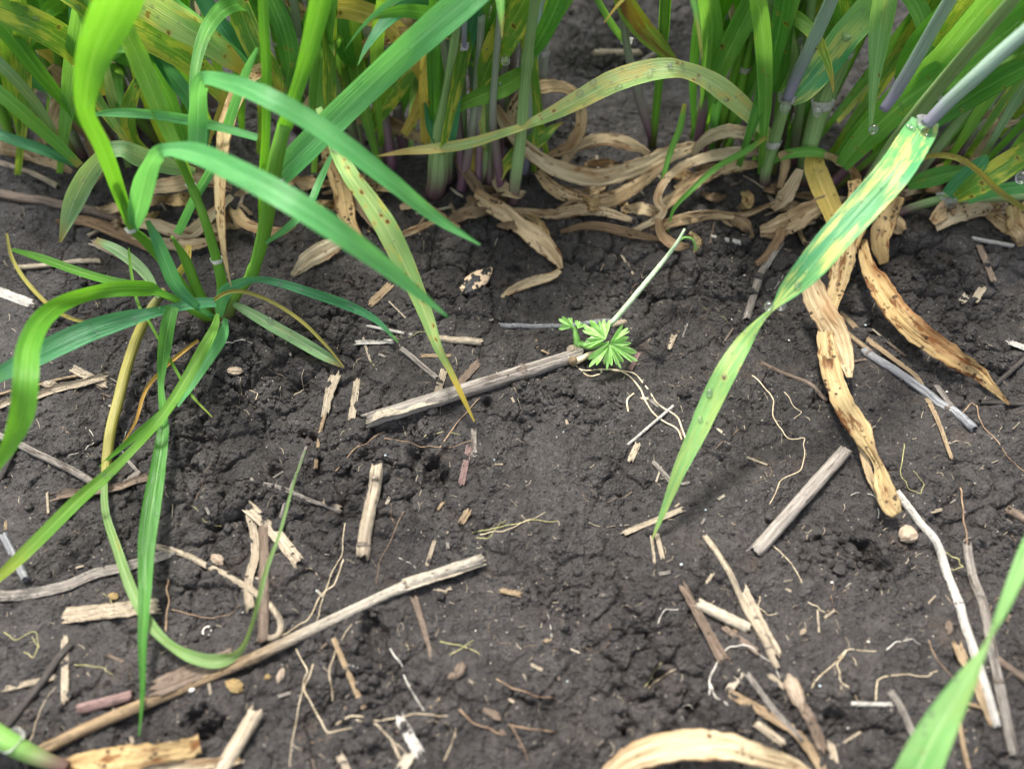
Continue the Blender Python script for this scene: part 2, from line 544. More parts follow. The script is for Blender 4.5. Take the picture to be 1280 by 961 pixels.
M = {}
M['soil'] = soil_material('soil')
M['bright'] = leaf_material('bright green blade', (.075, .27, .018), (.13, .38, .03), trans=.42, dew=.4)
M['lime'] = leaf_material('light yellow green blade', (.12, .33, .03), (.21, .46, .06), trans=.42, tip=(.30, .40, .05), tipat=.8)
M['blue'] = leaf_material('blue green blade', (.04, .21, .075), (.08, .31, .12), trans=.28, rough=.38, tip=(.10, .28, .05), tipat=.9)
M['teal'] = leaf_material('teal green blade', (.08, .35, .095), (.15, .49, .145), trans=.38, rough=.36)
M['deep'] = leaf_material('grooved deep green blade', (.045, .19, .02), (.10, .31, .05), trans=.3, rough=.32, dew=.8)
M['dark'] = leaf_material('deep green blade', (.05, .21, .025), (.10, .33, .04), trans=.3, yamt=.12, spots=.1, tip=(.4, .33, .08), tipat=.9)
M['mid'] = leaf_material('mid green blade', (.095, .31, .04), (.18, .45, .08), trans=.36, yamt=.22, spots=.15, tip=(.45, .35, .08), tipat=.88)
M['pale'] = leaf_material('pale sage blade', (.13, .28, .10), (.24, .40, .17), trans=.3, yellow=(.36, .40, .15), yamt=.3, tip=(.30, .24, .08), tipat=.85, rough=.5)
M['mottle'] = leaf_material('yellow mottled blade', (.07, .22, .02), (.16, .34, .04), yellow=(.56, .56, .07), yamt=.48, spots=.4, edge=.25, tip=(.45, .30, .06), tipat=.86)
M['hero'] = leaf_material('yellow blotched pale blade', (.07, .32, .12), (.17, .46, .14), yellow=(.62, .66, .19), yamt=.72, late=(.26, .47, .13), spots=.12, patch=(3.2, 44), trans=.34, tip=(.40, .34, .06), tipat=.97)
M['hero_low'] = leaf_material('pale green blade', (.14, .38, .10), (.27, .50, .17), yellow=(.45, .55, .16), yamt=.4, spots=.05, patch=(3, 20), trans=.38, tip=(.6, .42, .06), tipat=.95)
M['spotted'] = leaf_material('brown spotted pale blade', (.26, .50, .13), (.44, .62, .20), yellow=(.66, .60, .12), yamt=.45, spots=.95, spotc=(.16, .035, .008), trans=.34, tip=(.64, .48, .07), tipat=.74)
M['arch'] = leaf_material('yellow rimmed arching blade', (.34, .56, .16), (.54, .70, .28), yellow=(.70, .62, .20), yamt=.5, spots=.4, spotc=(.20, .06, .01), edge=.2, trans=.34, tip=(.65, .48, .16), tipat=.80)
M['loop'] = leaf_material('grey green folded blade', (.14, .27, .06), (.25, .40, .15), yellow=(.30, .25, .06), yamt=.35, trans=.28)
M['yellow'] = leaf_material('yellowed blade', (.50, .38, .06), (.62, .46, .12), yellow=(.24, .26, .03), yamt=.4, spots=.55, trans=.3, rough=.5)
M['olive'] = leaf_material('olive yellow blade', (.20, .22, .05), (.36, .33, .06), yellow=(.42, .28, .05), yamt=.4, spots=.2, trans=.25)
M['orange'] = leaf_material('orange tan blade', (.45, .24, .04), (.58, .38, .08), spots=.4, trans=.2)
M['brownstreak'] = leaf_material('brown streaked blade', (.10, .24, .02), (.2, .3, .03), yellow=(.16, .045, .012), yamt=.62, spots=.5, patch=(1.6, 22), trans=.28)
M['dry'] = dry_material('dry tan blade', (.46, .32, .16), (.80, .65, .42), (.15, .065, .022), .62, .9)
M['drypale'] = dry_material('dry cream blade', (.52, .40, .235), (.84, .73, .51), (.26, .13, .045), .52, .7)
M['dryspot'] = dry_material('dry golden spotted blade', (.52, .37, .16), (.72, .57, .31), (.19, .068, .016), .72, 1.2)
M['drybrown'] = dry_material('dry brown blade', (.22, .145, .08), (.42, .30, .18), (.07, .038, .02), .5, .4)
M['s_beige'] = straw_material('beige straw', (.42, .33, .22), (.68, .575, .42), damt=.55)
M['s_long'] = straw_material('long straw', (.22, .14, .07), (.46, .33, .18), damt=.5, end=(.54, .48, .38))
M['s_pale'] = straw_material('pale straw', (.52, .44, .32), (.72, .63, .48), damt=.2, soil=.25)
M['s_white'] = straw_material('bleached straw', (.56, .52, .45), (.78, .74, .66), damt=.1, soil=.2)
M['s_grey'] = straw_material('weathered grey straw', (.22, .19, .16), (.47, .42, .36), damt=.62)
M['s_steel'] = straw_material('blue grey straw', (.22, .225, .235), (.42, .42, .43), dark=(.09, .085, .085), damt=.4)
M['s_joint'] = straw_material('darker straw joint', (.14, .11, .085), (.27, .22, .17), damt=.5)
M['s_tan'] = straw_material('tan straw', (.32, .21, .11), (.54, .41, .25), dark=(.08, .042, .02), damt=.4)
M['s_brown'] = straw_material('dark brown straw', (.16, .11, .075), (.30, .225, .165), dark=(.035, .024, .018), damt=.5)
M['s_dark'] = straw_material('black stained straw', (.045, .038, .033), (.11, .09, .075), damt=.4)
M['s_pink'] = straw_material('pinkish straw', (.21, .12, .105), (.34, .225, .20), damt=.4)
M['inner'] = plain_material('dark straw hollow', (.05, .035, .022), (.12, .085, .05), 500, .8)
M['stemgreen'] = stem_material('bright green stem', (.10, .29, .02), (.17, .38, .035), (.12, .10, .03), .22)
M['stempale'] = stem_material('pale green stem', (.18, .32, .09), (.33, .48, .20), (.16, .055, .09), .22)
M['stemjoint'] = stem_material('green stem with purple joint', (.11, .27, .04), (.22, .42, .10), (.12, .04, .055), .5)
M['stemblue'] = stem_material('blue grey stem', (.22, .36, .24), (.38, .50, .40), (.26, .22, .32), .42)
M['stempurple'] = stem_material('purple stem', (.24, .30, .20), (.38, .44, .32), (.17, .055, .11), .6)
M['stemyellow'] = stem_material('olive yellow stem', (.21, .19, .03), (.33, .30, .06), (.20, .20, .08), .2)
M['seedgreen'] = plain_material('seedling green', (.24, .52, .10), (.38, .64, .22), 500, .5, .4, .35)
M['seedstalk'] = plain_material('pale seedling stalk', (.38, .52, .30), (.55, .66, .44), 400, .45, .4, .2)
M['ligule'] = plain_material('whitish leaf collar', (.50, .46, .48), (.78, .76, .74), 500, .25, .6, .45)
M['root'] = plain_material('cream root fibre', (.42, .33, .20), (.60, .50, .34), 250, .6)
M['root_d'] = plain_material('soiled root fibre', (.10, .075, .05), (.46, .38, .26), 120, .6)
M['hair'] = plain_material('hair root', (.16, .12, .08), (.48, .40, .28), 90, .6)
M['root_w'] = plain_material('whitish root fibre', (.40, .37, .31), (.56, .53, .46), 250, .6)
M['root_b'] = plain_material('brown root fibre', (.16, .10, .06), (.30, .20, .12), 250, .65)
M['root_g'] = plain_material('yellow green root fibre', (.28, .27, .10), (.42, .38, .18), 250, .6)
M['husk'] = straw_material('husk', (.34, .23, .14), (.60, .50, .38), dark=(.10, .05, .03), damt=.45, soil=.1)
M['huskg'] = straw_material('golden husk', (.34, .22, .08), (.50, .36, .15), dark=(.12, .06, .02), damt=.3, soil=.1)
M['char'] = plain_material('black crust', (.006, .006, .007), (.03, .027, .025), 400, .45)
M['pebble'] = plain_material('pale grit', (.45, .41, .36), (.62, .58, .52), 300, .5)
M['pebb'] = plain_material('blue white grit', (.42, .50, .52), (.62, .70, .72), 300, .4)
s = Sh('water')
fr_ = s.n('ShaderNodeFresnel'); fr_.inputs[0].default_value = 1.33
tp_ = s.n('ShaderNodeBsdfTransparent')
gl_ = s.n('ShaderNodeBsdfGlossy'); gl_.inputs['Roughness'].default_value = .11
rf_ = s.n('ShaderNodeBsdfRefraction'); rf_.inputs['IOR'].default_value = 1.33; rf_.inputs['Roughness'].default_value = 0
tl_ = s.n('ShaderNodeBsdfTranslucent'); tl_.inputs[0].default_value = (1, 1, 1, 1)  # white share paints the drops paler, for light gathered inside them
m0_ = s.n('ShaderNodeMixShader'); m0_.inputs[0].default_value = .09
m1_ = s.n('ShaderNodeMixShader'); m1_.inputs[0].default_value = .12
s.nt.links.new(tp_.outputs[0], m0_.inputs[1]); s.nt.links.new(tl_.outputs[0], m0_.inputs[2]); s.nt.links.new(m0_.outputs[0], m1_.inputs[1]); s.nt.links.new(rf_.outputs[0], m1_.inputs[2])
m2_ = s.n('ShaderNodeMixShader')
s.nt.links.new(s.math('ADD', s.math('MULTIPLY', fr_.outputs[0], .55), .05, clamp=True), m2_.inputs[0])
s.nt.links.new(m1_.outputs[0], m2_.inputs[1]); s.nt.links.new(gl_.outputs[0], m2_.inputs[2])
M['water'] = s.finish(m2_.outputs[0])
s = Sh('charred flake')
pp = s.pos()
mk = s.ramp(s.noise(pp, 230, 4, .6), .50, .54)
M['moth'] = s.finish(s.pbr(s.mix(mk, (.012, .012, .013), (.62, .45, .29)), .55, .4, s.bump(mk, .0006, .7)))

# ------------------------------------------------------------------ shape builders
def catmull(ctrl, n):
    """ctrl: k x m array, resampled to n rows, evenly by length of the first three columns"""
    c = np.asarray(ctrl, float)
    k = len(c)
    if k == 2:
        t = np.linspace(0, 1, n)[:, None]
        return c[0] * (1 - t) + c[1] * t
    ext = np.vstack([2 * c[0] - c[1], c, 2 * c[-1] - c[-2]])
    out = []
    m = 24
    for i in range(k - 1):
        p0, p1, p2, p3 = ext[i:i + 4]
        t = np.linspace(0, 1, m, endpoint=(i == k - 2))[:, None]
        out.append(.5 * ((2 * p1) + (-p0 + p2) * t + (2 * p0 - 5 * p1 + 4 * p2 - p3) * t ** 2 + (-p0 + 3 * p1 - 3 * p2 + p3) * t ** 3))
    o = np.vstack(out)
    L = np.concatenate([[0], np.cumsum(np.linalg.norm(np.diff(o[:, :3], axis=0), axis=1))])
    s_ = np.linspace(0, L[-1], n)
    return np.stack([np.interp(s_, L, o[:, j]) for j in range(o.shape[1])], 1)

def unit(a):
    return a / (np.linalg.norm(a, axis=-1, keepdims=True) + 1e-12)

def wob(n, scale, amp, rng):
    x = np.linspace(0, scale, n)
    return amp * perlin(x + rng.random() * 100, np.full(n, rng.random() * 50), rng.randrange(1000))

CAMP = np.array([0, 0, H])

def ribbon(pts, widths, rolls, arc=.35, nu=7, jag=0.0, wavy=0.0, thick=0.0, rng=R, keel=0.0, ref=None, pleat=0.0):
    n = len(pts)
    T = unit(np.gradient(pts, axis=0))
    V = unit(pts - CAMP) if ref is None else np.repeat(unit(np.asarray(ref, float))[None], n, 0)
    S = unit(np.cross(T, V))
    for i in range(1, n):
        if np.dot(S[i], S[i - 1]) < 0: S[i] = -S[i]
    Nn = unit(np.cross(T, S))
    rr = np.radians(rolls)[:, None]
    S2 = S * np.cos(rr) + Nn * np.sin(rr)
    N2 = -S * np.sin(rr) + Nn * np.cos(rr)
    us = np.linspace(-1, 1, nu)
    wl_, wr_ = 1 + wob(n, n * .35, jag, rng), 1 + wob(n, n * .35, jag, rng)
    V_ = np.zeros((n, nu, 3))
    wn_ = np.stack([wob(n, 6 + 6 * wavy, 1.0, rng) for _ in range(3)])
    for j, u in enumerate(us):
        a = max(arc, 1e-3)
        x = math.sin(u * a) / a
        z = (1 - math.cos(u * a)) / a + keel * abs(u)
        hw = widths * .5 * (wl_ if u < 0 else wr_)
        wv = wavy * widths * (wn_[0] * u + wn_[1] * u * u + .5 * wn_[2] * (1 - u * u))
        V_[:, j] = pts + S2 * (hw * x)[:, None] + N2 * (hw * z + wv)[:, None]
    L = np.concatenate([[0], np.cumsum(np.linalg.norm(np.diff(pts, axis=0), axis=1))])
    if pleat:
        uu, ll = np.meshgrid(us, L)
        sd_ = rng.randrange(999)
        w0 = max(float(np.max(widths)), 1e-4)
        pl = perlin(uu * 3.2, ll / w0 * .55, sd_) + .6 * perlin(uu * 6.5, ll / w0 * 1.1, sd_ + 1)
        V_ += N2[:, None] * (pl * (pleat * widths)[:, None])[..., None]
        V_ += S2[:, None] * (np.sign(uu) * np.abs(uu) ** 3 * perlin(ll / w0 * 2.2 + 9 * (uu > 0), uu * 0, sd_ + 2) * (pleat * 1.1 * widths)[:, None])[..., None]
    uv = np.zeros((n, nu, 2))
    uv[:, :, 0] = (us + 1) / 2
    uv[:, :, 1] = L[:, None]
    fr = np.repeat((L / (L[-1] + 1e-9))[:, None], nu, 1)
    idx = np.arange(n * nu).reshape(n, nu)
    F = [(idx[i, j], idx[i, j + 1], idx[i + 1, j + 1], idx[i + 1, j]) for i in range(n - 1) for j in range(nu - 1)]
    V_f, uvf, frf = V_.reshape(-1, 3), uv.reshape(-1, 2), fr.reshape(-1)
    if thick > 0:
        off = (N2[:, None, :] * thick).repeat(nu, 1).reshape(-1, 3)
        k = n * nu
        V_f = np.vstack([V_f + off * .5, V_f - off * .5])
        uvf, frf = np.vstack([uvf, uvf]), np.concatenate([frf, frf])
        F2 = [tuple(reversed([q + k for q in f])) for f in F]
        B = [(idx[i, 0], idx[i + 1, 0], idx[i + 1, 0] + k, idx[i, 0] + k) for i in range(n - 1)]
        B += [(idx[i + 1, -1], idx[i, -1], idx[i, -1] + k, idx[i + 1, -1] + k) for i in range(n - 1)]
        B += [(idx[0, j + 1], idx[0, j], idx[0, j] + k, idx[0, j + 1] + k) for j in range(nu - 1)]
        B += [(idx[-1, j], idx[-1, j + 1], idx[-1, j + 1] + k, idx[-1, j] + k) for j in range(nu - 1)]
        F = F + F2 + B
    return V_f, F, uvf, frf

def frames(pts):
    T = unit(np.gradient(pts, axis=0))
    a = np.array([0, 0, 1.0])
    if abs(T[0] @ a) > .9: a = np.array([1.0, 0, 0])
    A = [unit(np.cross(T[0], a))]
    for i in range(1, len(pts)):
        v = A[-1] - T[i] * (A[-1] @ T[i])
        A.append(unit(v))
    A = np.array(A)
    return T, A, np.cross(T, A)

def tube(pts, rad, sides=10, cap=True, rough=0.0, jag=0.0, hollow=0.0, oval=1.0, rng=R):
    n = len(pts)
    T, A, B = frames(pts)
    th = np.linspace(0, 2 * math.pi, sides, endpoint=False)
    lump = np.stack([wob(n, n * .4, rough, rng) for _ in range(sides)], 1) if rough else np.zeros((n, sides))
    prof = 1 + np.array([rng.uniform(-1, 1) for _ in range(sides)])[None] * rough * .8
    rr = np.asarray(rad)[:, None] * (prof + lump)
    P3 = pts[:, None, :] + (A[:, None] * (rr * np.cos(th))[..., None] + B[:, None] * (rr * np.sin(th) * oval)[..., None])
    if jag:
        P3[0] -= T[0] * np.array([rng.random() for _ in th])[:, None] * jag
        P3[-1] += T[-1] * np.array([rng.random() for _ in th])[:, None] * jag
    V = P3.reshape(-1, 3)
    L = np.concatenate([[0], np.cumsum(np.linalg.norm(np.diff(pts, axis=0), axis=1))])
    uv = np.stack([np.repeat(1 - np.abs(2 * np.arange(sides) / sides - 1)[None], n, 0), np.repeat(L[:, None], sides, 1)], -1).reshape(-1, 2)
    fr = np.repeat((L / (L[-1] + 1e-9))[:, None], sides, 1).reshape(-1)
    F = []
    for i in range(n - 1):
        for j in range(sides):
            k = (j + 1) % sides
            F.append((i * sides + j, i * sides + k, (i + 1) * sides + k, (i + 1) * sides + j))
    V, uv, fr = list(V), list(uv), list(fr)
    for e, i, sg in ((0, 0, 1), (1, n - 1, -1)):
        ring = [i * sides + j for j in range(sides)]
        if hollow:
            dep = hollow
            new = []
            for q, (sc, dd) in enumerate(((.72, 0.0), (.66, dep))):
                b0 = len(V)
                for j in range(sides):
                    base = np.array(V[ring[j]])
                    c = pts[i] + T[i] * ((base - pts[i]) @ T[i])
                    V.append(c + (base - c) * sc + T[i] * sg * dd)
                    uv.append(uv[ring[j]]); fr.append(fr[ring[j]])
                new.append([b0 + j for j in range(sides)])
            a_ = ring
            for nr in new:
                for j in range(sides):
                    k = (j + 1) % sides
                    f = (a_[k], a_[j], nr[j], nr[k])
                    F.append(f if sg == 1 else f[::-1])
                a_ = nr
            F.append(tuple(a_[::-1] if sg == 1 else a_))
        elif cap:
            F.append(tuple(ring[::-1] if sg == 1 else ring))
    return np.array(V), F, np.array(uv), np.array(fr)

def blade_width(t, wmax, base=.45):
    return wmax * (base + (1 - base) * sstep(0, .3, t)) * np.clip(1 - t ** 3.2, 0.02, 1) ** .8

def ctrl_world(c):
    """rows (px, py, h_mm, w_px, roll) -> rows (x, y, z, w_m, roll)"""
    out = []
    for row in c:
        px, py, h, w_ = row[:4]
        roll = row[4] if len(row) > 4 else 0
        p = P(px, py, h)
        out.append([*p, w_ * pxm(p), roll])
    return out

REG = {}
def leaf(c, mat, parent=None, name='leaf', n=None, arc=.4, pleat=0.0, key=None, jag=0.02, wavy=0.02, label=None, cat=None, group=None, nu=7, thick=0.0, rng=None):
    w_ = catmull(ctrl_world(c), n or max(26, 9 * len(c)))
    rng = rng or random.Random(int(abs(c[0][0] * 31 + c[0][1] * 7 + c[-1][0])))
    V, F, uv, fr = ribbon(w_[:, :3], np.maximum(w_[:, 3], .0003), w_[:, 4], arc, nu, jag, wavy, thick, rng, pleat=pleat)
    if key: REG[key] = (V.reshape(-1, nu, 3) if not thick else V[:len(V) // 2].reshape(-1, nu, 3))
    o = mesh_obj(name, V, F, M[mat], parent, uv, frac=fr)
    if label: tag(o, label, cat, group)
    return o

def stem(c, mat, parent, name='stem', sides=10, bulge=(), n=None):
    w_ = catmull(ctrl_world(c), n or max(20, 7 * len(c)))
    r = w_[:, 3] / 2
    t = np.linspace(0, 1, len(r))
    for b in bulge: r = r * (1 + .28 * np.exp(-((t - b) / .025) ** 2))
    V, F, uv, fr = tube(w_[:, :3], r, sides, rough=.02, rng=random.Random(3))
    return mesh_obj(name, V, F, M[mat], parent, uv, frac=fr)

def collar(px, py, h, w_, parent, dirv=(0, -1), mat='ligule'):
    """papery collar where blade meets sheath"""
    p = P(px, py, h)
    r = w_ * pxm(p) / 2
    up = np.array([dirv[0] * .3, .35, .9])
    up = unit(up)
    pts = np.array([p + up * r * k for k in np.linspace(-.4, .5, 6)])
    V, F, uv, fr = tube(pts, r * np.array([.80, .92, 1.0, 1.02, 1.06, 1.14]) * .98, 12, cap=False, rough=.12, rng=random.Random(int(px)))
    return mesh_obj('collar', V, F, M[mat], parent, uv, frac=fr)

# ------------------------------------------------------------------ the soil
def build_ground():
    ny, nx = GZ.shape
    V = np.stack([GX, GY, GZ], -1).reshape(-1, 3).astype(np.float32)
    idx = np.arange(nx * ny, dtype=np.int32).reshape(ny, nx)
    F = np.stack([idx[:-1, :-1], idx[:-1, 1:], idx[1:, 1:], idx[1:, :-1]], -1).reshape(-1, 4)
    me = bpy.data.meshes.new('ground')
    me.vertices.add(len(V)); me.vertices.foreach_set('co', V.ravel())
    me.loops.add(F.size); me.loops.foreach_set('vertex_index', F.ravel())
    me.polygons.add(len(F))
    me.polygons.foreach_set('loop_start', np.arange(0, F.size, 4, dtype=np.int32))
    me.polygons.foreach_set('loop_total', np.full(len(F), 4, dtype=np.int32))
    me.polygons.foreach_set('use_smooth', np.ones(len(F), dtype=bool))
    me.update()
    me.materials.append(M['soil'])
    o = bpy.data.objects.new('ground', me)
    C.objects.link(o)
    tag(o, 'dark brown damp cultivated soil with crumbs, clods and drying cracks', 'soil', kind='structure')
build_ground()

def ico(sub):
    t = (1 + 5 ** .5) / 2
    v = [(-1, t, 0), (1, t, 0), (-1, -t, 0), (1, -t, 0), (0, -1, t), (0, 1, t), (0, -1, -t), (0, 1, -t), (t, 0, -1), (t, 0, 1), (-t, 0, -1), (-t, 0, 1)]
    f = [(0, 11, 5), (0, 5, 1), (0, 1, 7), (0, 7, 10), (0, 10, 11), (1, 5, 9), (5, 11, 4), (11, 10, 2), (10, 7, 6), (7, 1, 8), (3, 9, 4), (3, 4, 2), (3, 2, 6), (3, 6, 8), (3, 8, 9), (4, 9, 5), (2, 4, 11), (6, 2, 10), (8, 6, 7), (9, 8, 1)]
    v = [np.array(a) / np.linalg.norm(a) for a in v]
    for _ in range(sub):
        mid, nf = {}, []
        def m_(a, b):
            k = (min(a, b), max(a, b))
            if k not in mid:
                q = v[a] + v[b]
                v.append(q / np.linalg.norm(q)); mid[k] = len(v) - 1
            return mid[k]
        for a, b, c in f:
            x, y, z = m_(a, b), m_(b, c), m_(c, a)
            nf += [(a, x, z), (b, y, x), (c, z, y), (x, y, z)]
        f = nf
    return np.array(v), np.array(f)

def build_crumbs(n=23000):
    rs = np.random.RandomState(5)
    shapes = []
    for k in range(14):
        v, f = ico(2 if k < 5 else 1)
        q = v * 1.4 + k * 9
        d = 1 + .30 * perlin(q[:, 0] + q[:, 2] * .7, q[:, 1] - q[:, 2] * .6, 3 + k) + .16 * perlin(q[:, 0] * 3, q[:, 1] * 3 + q[:, 2] * 2, 40 + k)
        shapes.append((v * d[:, None] * np.array([1, .85 + .2 * (k % 3) * .5, .75]), f))
    X = rs.uniform(-.37, .37, n * 4)
    Y = rs.uniform(.025, .58, n * 4)
    wgt = .12 + np.clip(gauss_mask(X, Y, CLODS) * .75 + .55 * fbm(X * 30, Y * 30, 61, 3), 0, 1)
    keep = rs.uniform(0, 1, n * 4) < wgt * .75
    X, Y, wgt = X[keep][:n], Y[keep][:n], wgt[keep][:n]
    Z = sample(GZ, X, Y)
    size = .00030 * np.exp(rs.normal(0, .55, len(X))) * (1 + 1.0 * np.clip(wgt, 0, 1) ** 2 * 1.5)
    size = np.minimum(size, .0028)
    VV, FF, nb = [], [], 0
    for i in range(len(X)):
        k = rs.randint(0, 5) if size[i] > .0011 else rs.randint(5, 14)
        v, f = shapes[k]
        a = rs.uniform(0, 6.28); b = rs.uniform(-.6, .6)
        ca, sa, cb, sb = math.cos(a), math.sin(a), math.cos(b), math.sin(b)
        Rm = np.array([[ca, -sa, 0], [sa, ca, 0], [0, 0, 1]]) @ np.array([[1, 0, 0], [0, cb, -sb], [0, sb, cb]])
        VV.append((v * size[i]) @ Rm.T + [X[i], Y[i], Z[i] + size[i] * .30])
        FF.append(f + nb); nb += len(v)
    V, F = np.vstack(VV).astype(np.float32), np.vstack(FF).astype(np.int32)
    me = bpy.data.meshes.new('soil_crumbs')
    me.vertices.add(len(V)); me.vertices.foreach_set('co', V.ravel())
    me.loops.add(F.size); me.loops.foreach_set('vertex_index', F.ravel())
    me.polygons.add(len(F))
    me.polygons.foreach_set('loop_start', np.arange(0, F.size, 3, dtype=np.int32))
    me.polygons.foreach_set('loop_total', np.full(len(F), 3, dtype=np.int32))
    me.polygons.foreach_set('use_smooth', np.ones(len(F), dtype=bool))
    me.update()
    me.materials.append(M['soil'])
    o = bpy.data.objects.new('soil_crumbs', me)
    C.objects.link(o)
    tag(o, 'loose dark crumbs of damp soil scattered over the ground', 'soil crumbs', kind='stuff')
build_crumbs()

# ------------------------------------------------------------------ the young plant at the left, its blades arching over the soil
B0 = P(262, 398, 0)
yp = root('cereal_plant', B0, 'young bright green cereal plant with arching blades standing alone in front of the row', 'cereal plant')
stem([(262, 402, -2, 15), (238, 372, 14, 15), (205, 328, 36, 13), (180, 300, 52, 12), (165, 285, 62, 10), (150, 245, 78, 9), (132, 205, 92, 11)], 'stemgreen', yp, bulge=(.72,))
stem([(266, 402, -2, 14), (246, 360, 18, 13), (232, 325, 34, 12), (215, 296, 48, 3)], 'stemgreen', yp)
stem([(272, 400, -2, 14), (278, 362, 18, 13), (270, 322, 34, 12), (256, 275, 52, 11), (240, 234, 66, 10), (222, 195, 82, 11)], 'stemgreen', yp, bulge=(.78,))
stem([(280, 402, -2, 17), (296, 366, 14, 14), (314, 344, 24, 13), (328, 300, 44, 17), (337, 250, 62, 19), (345, 200, 80, 19), (356, 155, 96, 17)], 'stemgreen', yp, bulge=(.28,))
stem([(276, 400, -2, 10), (250, 392, 8, 12), (222, 376, 18, 10), (196, 366, 25, 7)], 'stemgreen', yp)
leaf([(165, 288, 62, 8), (148, 240, 82, 18, 20), (128, 185, 108, 21, 10), (108, 140, 124, 22, -12), (110, 100, 134, 32, -10), (122, 55, 148, 44, 8), (145, 5, 162, 54, 14), (168, -50, 178, 50, 20), (200, -110, 190, 40)], 'bright', yp, key='L1', arc=.5)
leaf([(240, 234, 66, 9), (222, 190, 84, 16, 20), (208, 160, 92, 19, 15), (190, 115, 104, 24, 10), (172, 70, 116, 26), (156, 35, 126, 24, -10), (140, -10, 136, 20), (125, -60, 146, 10)], 'lime', yp, key='L2', arc=.45)
leaf([(246, 196, 84, 21.6, 10), (247, 150, 96, 23.4, 15), (248, 114, 108, 22.5, 30), (256, 99, 116, 18.9, -30), (284, 103, 124, 21.6, -15), (330, 120, 128, 25.2, -8), (385, 150, 126, 26.1), (435, 185, 119, 25.2), (490, 228, 108, 21.6), (545, 272, 95, 14.4), (600, 306, 84, 2.7)], 'teal', yp, key='L3', arc=.3)
leaf([(167, 289, 62, 8.1), (172, 262, 74, 23.4, 12), (181, 225, 88, 26.1, 14), (192, 199, 99, 21.6, 32), (208, 188, 108, 18.0, -28), (245, 192, 118, 27.0, -12), (300, 217, 125, 31.5, -6), (360, 249, 124, 32.4), (420, 288, 116, 29.7), (480, 332, 104, 21.6), (530, 372, 93, 10.8), (560, 396, 86, 1.8)], 'teal', yp, key='L4', arc=.3)
leaf([(356, 158, 96, 20), (365, 128, 106, 18, 20), (378, 88, 118, 20, 15), (392, 40, 132, 25), (402, 0, 142, 28, -10), (412, -50, 155, 24), (420, -110, 165, 10)], 'bright', yp, key='L5', arc=.6)
leaf([(327, 285, 50, 9), (329, 225, 72, 12), (332, 160, 92, 12, 20), (333, 90, 112, 13), (330, 30, 128, 14), (328, -30, 142, 12), (326, -90, 156, 5)], 'bright', yp, arc=.7)
leaf([(346, 226, 70, 22, 10), (365, 203, 78, 31), (420, 148, 96, 34, -5), (470, 100, 110, 34), (520, 54, 124, 36), (580, 2, 138, 38), (640, -48, 150, 32), (700, -95, 160, 16)], 'teal', yp, key='L6', arc=.35)
leaf([(322, 172, 88, 9), (285, 162, 92, 11, 15), (240, 151, 95, 13), (190, 143, 98, 12, -15), (150, 141, 98, 11), (118, 143, 96, 4)], 'teal', yp, arc=.4)
leaf([(222, 292, 40, 10), (245, 245, 60, 11), (270, 200, 75, 12, 15), (292, 135, 96, 12), (308, 90, 108, 10), (322, 60, 116, 4)], 'teal', yp)
leaf([(332, 304, 46, 4), (360, 284, 50, 9), (385, 258, 56, 9), (400, 225, 62, 9), (416, 190, 70, 4)], 'teal', yp)
leaf([(222, 375, 22, 8), (200, 366, 27, 10, 20), (185, 361, 31, 19), (150, 361, 40, 20), (115, 366, 50, 18, -15), (80, 378, 62, 20, -10), (52, 400, 75, 24), (36, 435, 84, 27, 8), (32, 475, 84, 29), (28, 515, 78, 28), (14, 552, 70, 20), (-8, 590, 62, 8)], 'bright', yp, key='L11', arc=.4)
leaf([(270, 378, 20, 12), (245, 379, 22, 13), (218, 385, 26, 11, 15), (190, 391, 32, 13), (160, 398, 38, 21, -8), (115, 412, 44, 27), (70, 432, 48, 28), (25, 455, 50, 24), (-20, 478, 48, 14)], 'blue', yp, key='L12', arc=.3)
leaf([(196, 366, 25, 8), (170, 357, 34, 10), (135, 350, 40, 11, 10), (95, 338, 44, 11), (50, 322, 48, 10), (15, 312, 50, 4)], 'bright', yp)
leaf([(266, 396, 6, 6), (248, 384, 20, 9), (222, 360, 36, 17, 12), (208, 330, 50, 18), (196, 300, 62, 14), (184, 276, 70, 6)], 'blue', yp, arc=.5)
leaf([(216, 384, 30, 15), (211, 404, 26, 19, 10), (205, 440, 18, 17), (202, 480, 12, 9, 25), (204, 515, 10, 11), (203, 545, 10, 16), (197, 585, 10, 20, -5), (190, 630, 11, 24), (184, 680, 12, 23, 8), (181, 740, 11, 17), (178, 800, 9, 12), (178, 860, 6, 7), (174, 920, 3, 2)], 'deep', yp, key='L15', arc=.85)
leaf([(272, 392, 10, 4), (268, 410, 14, 11, 20), (252, 440, 16, 14), (228, 482, 18, 14, -10), (201, 522, 18, 12), (168, 560, 19, 10, 15), (134, 593, 19, 14), (95, 627, 17, 17), (50, 672, 15, 17), (15, 706, 12, 15), (-25, 742, 8, 6)], 'lime', yp, key='L16', arc=.45)
leaf([(282, 398, 8, 5), (278, 420, 9, 14, 10), (260, 448, 9, 15), (240, 480, 9, 10), (222, 508, 8, 3)], 'teal', yp)
leaf([(214, 500, 13, 4), (200, 518, 14, 9), (170, 544, 12, 9), (145, 565, 9, 6), (124, 583, 6, 1.5)], 'bright', yp)
leaf([(292, 380, 10, 6), (308, 388, 10, 12, 12), (340, 407, 9, 15), (375, 427, 7, 16, -8), (408, 446, 5, 13), (430, 459, 3, 3)], 'pale', yp, key='L18', arc=.5)
leaf([(274, 396, 4, 8), (278, 372, 20, 16), (290, 358, 28, 15, 15), (318, 349, 32, 9, 25), (350, 354, 30, 10), (392, 367, 24, 12), (435, 382, 16, 12), (470, 400, 10, 8), (498, 428, 4, 2)], 'blue', yp, key='L19', arc=.4)
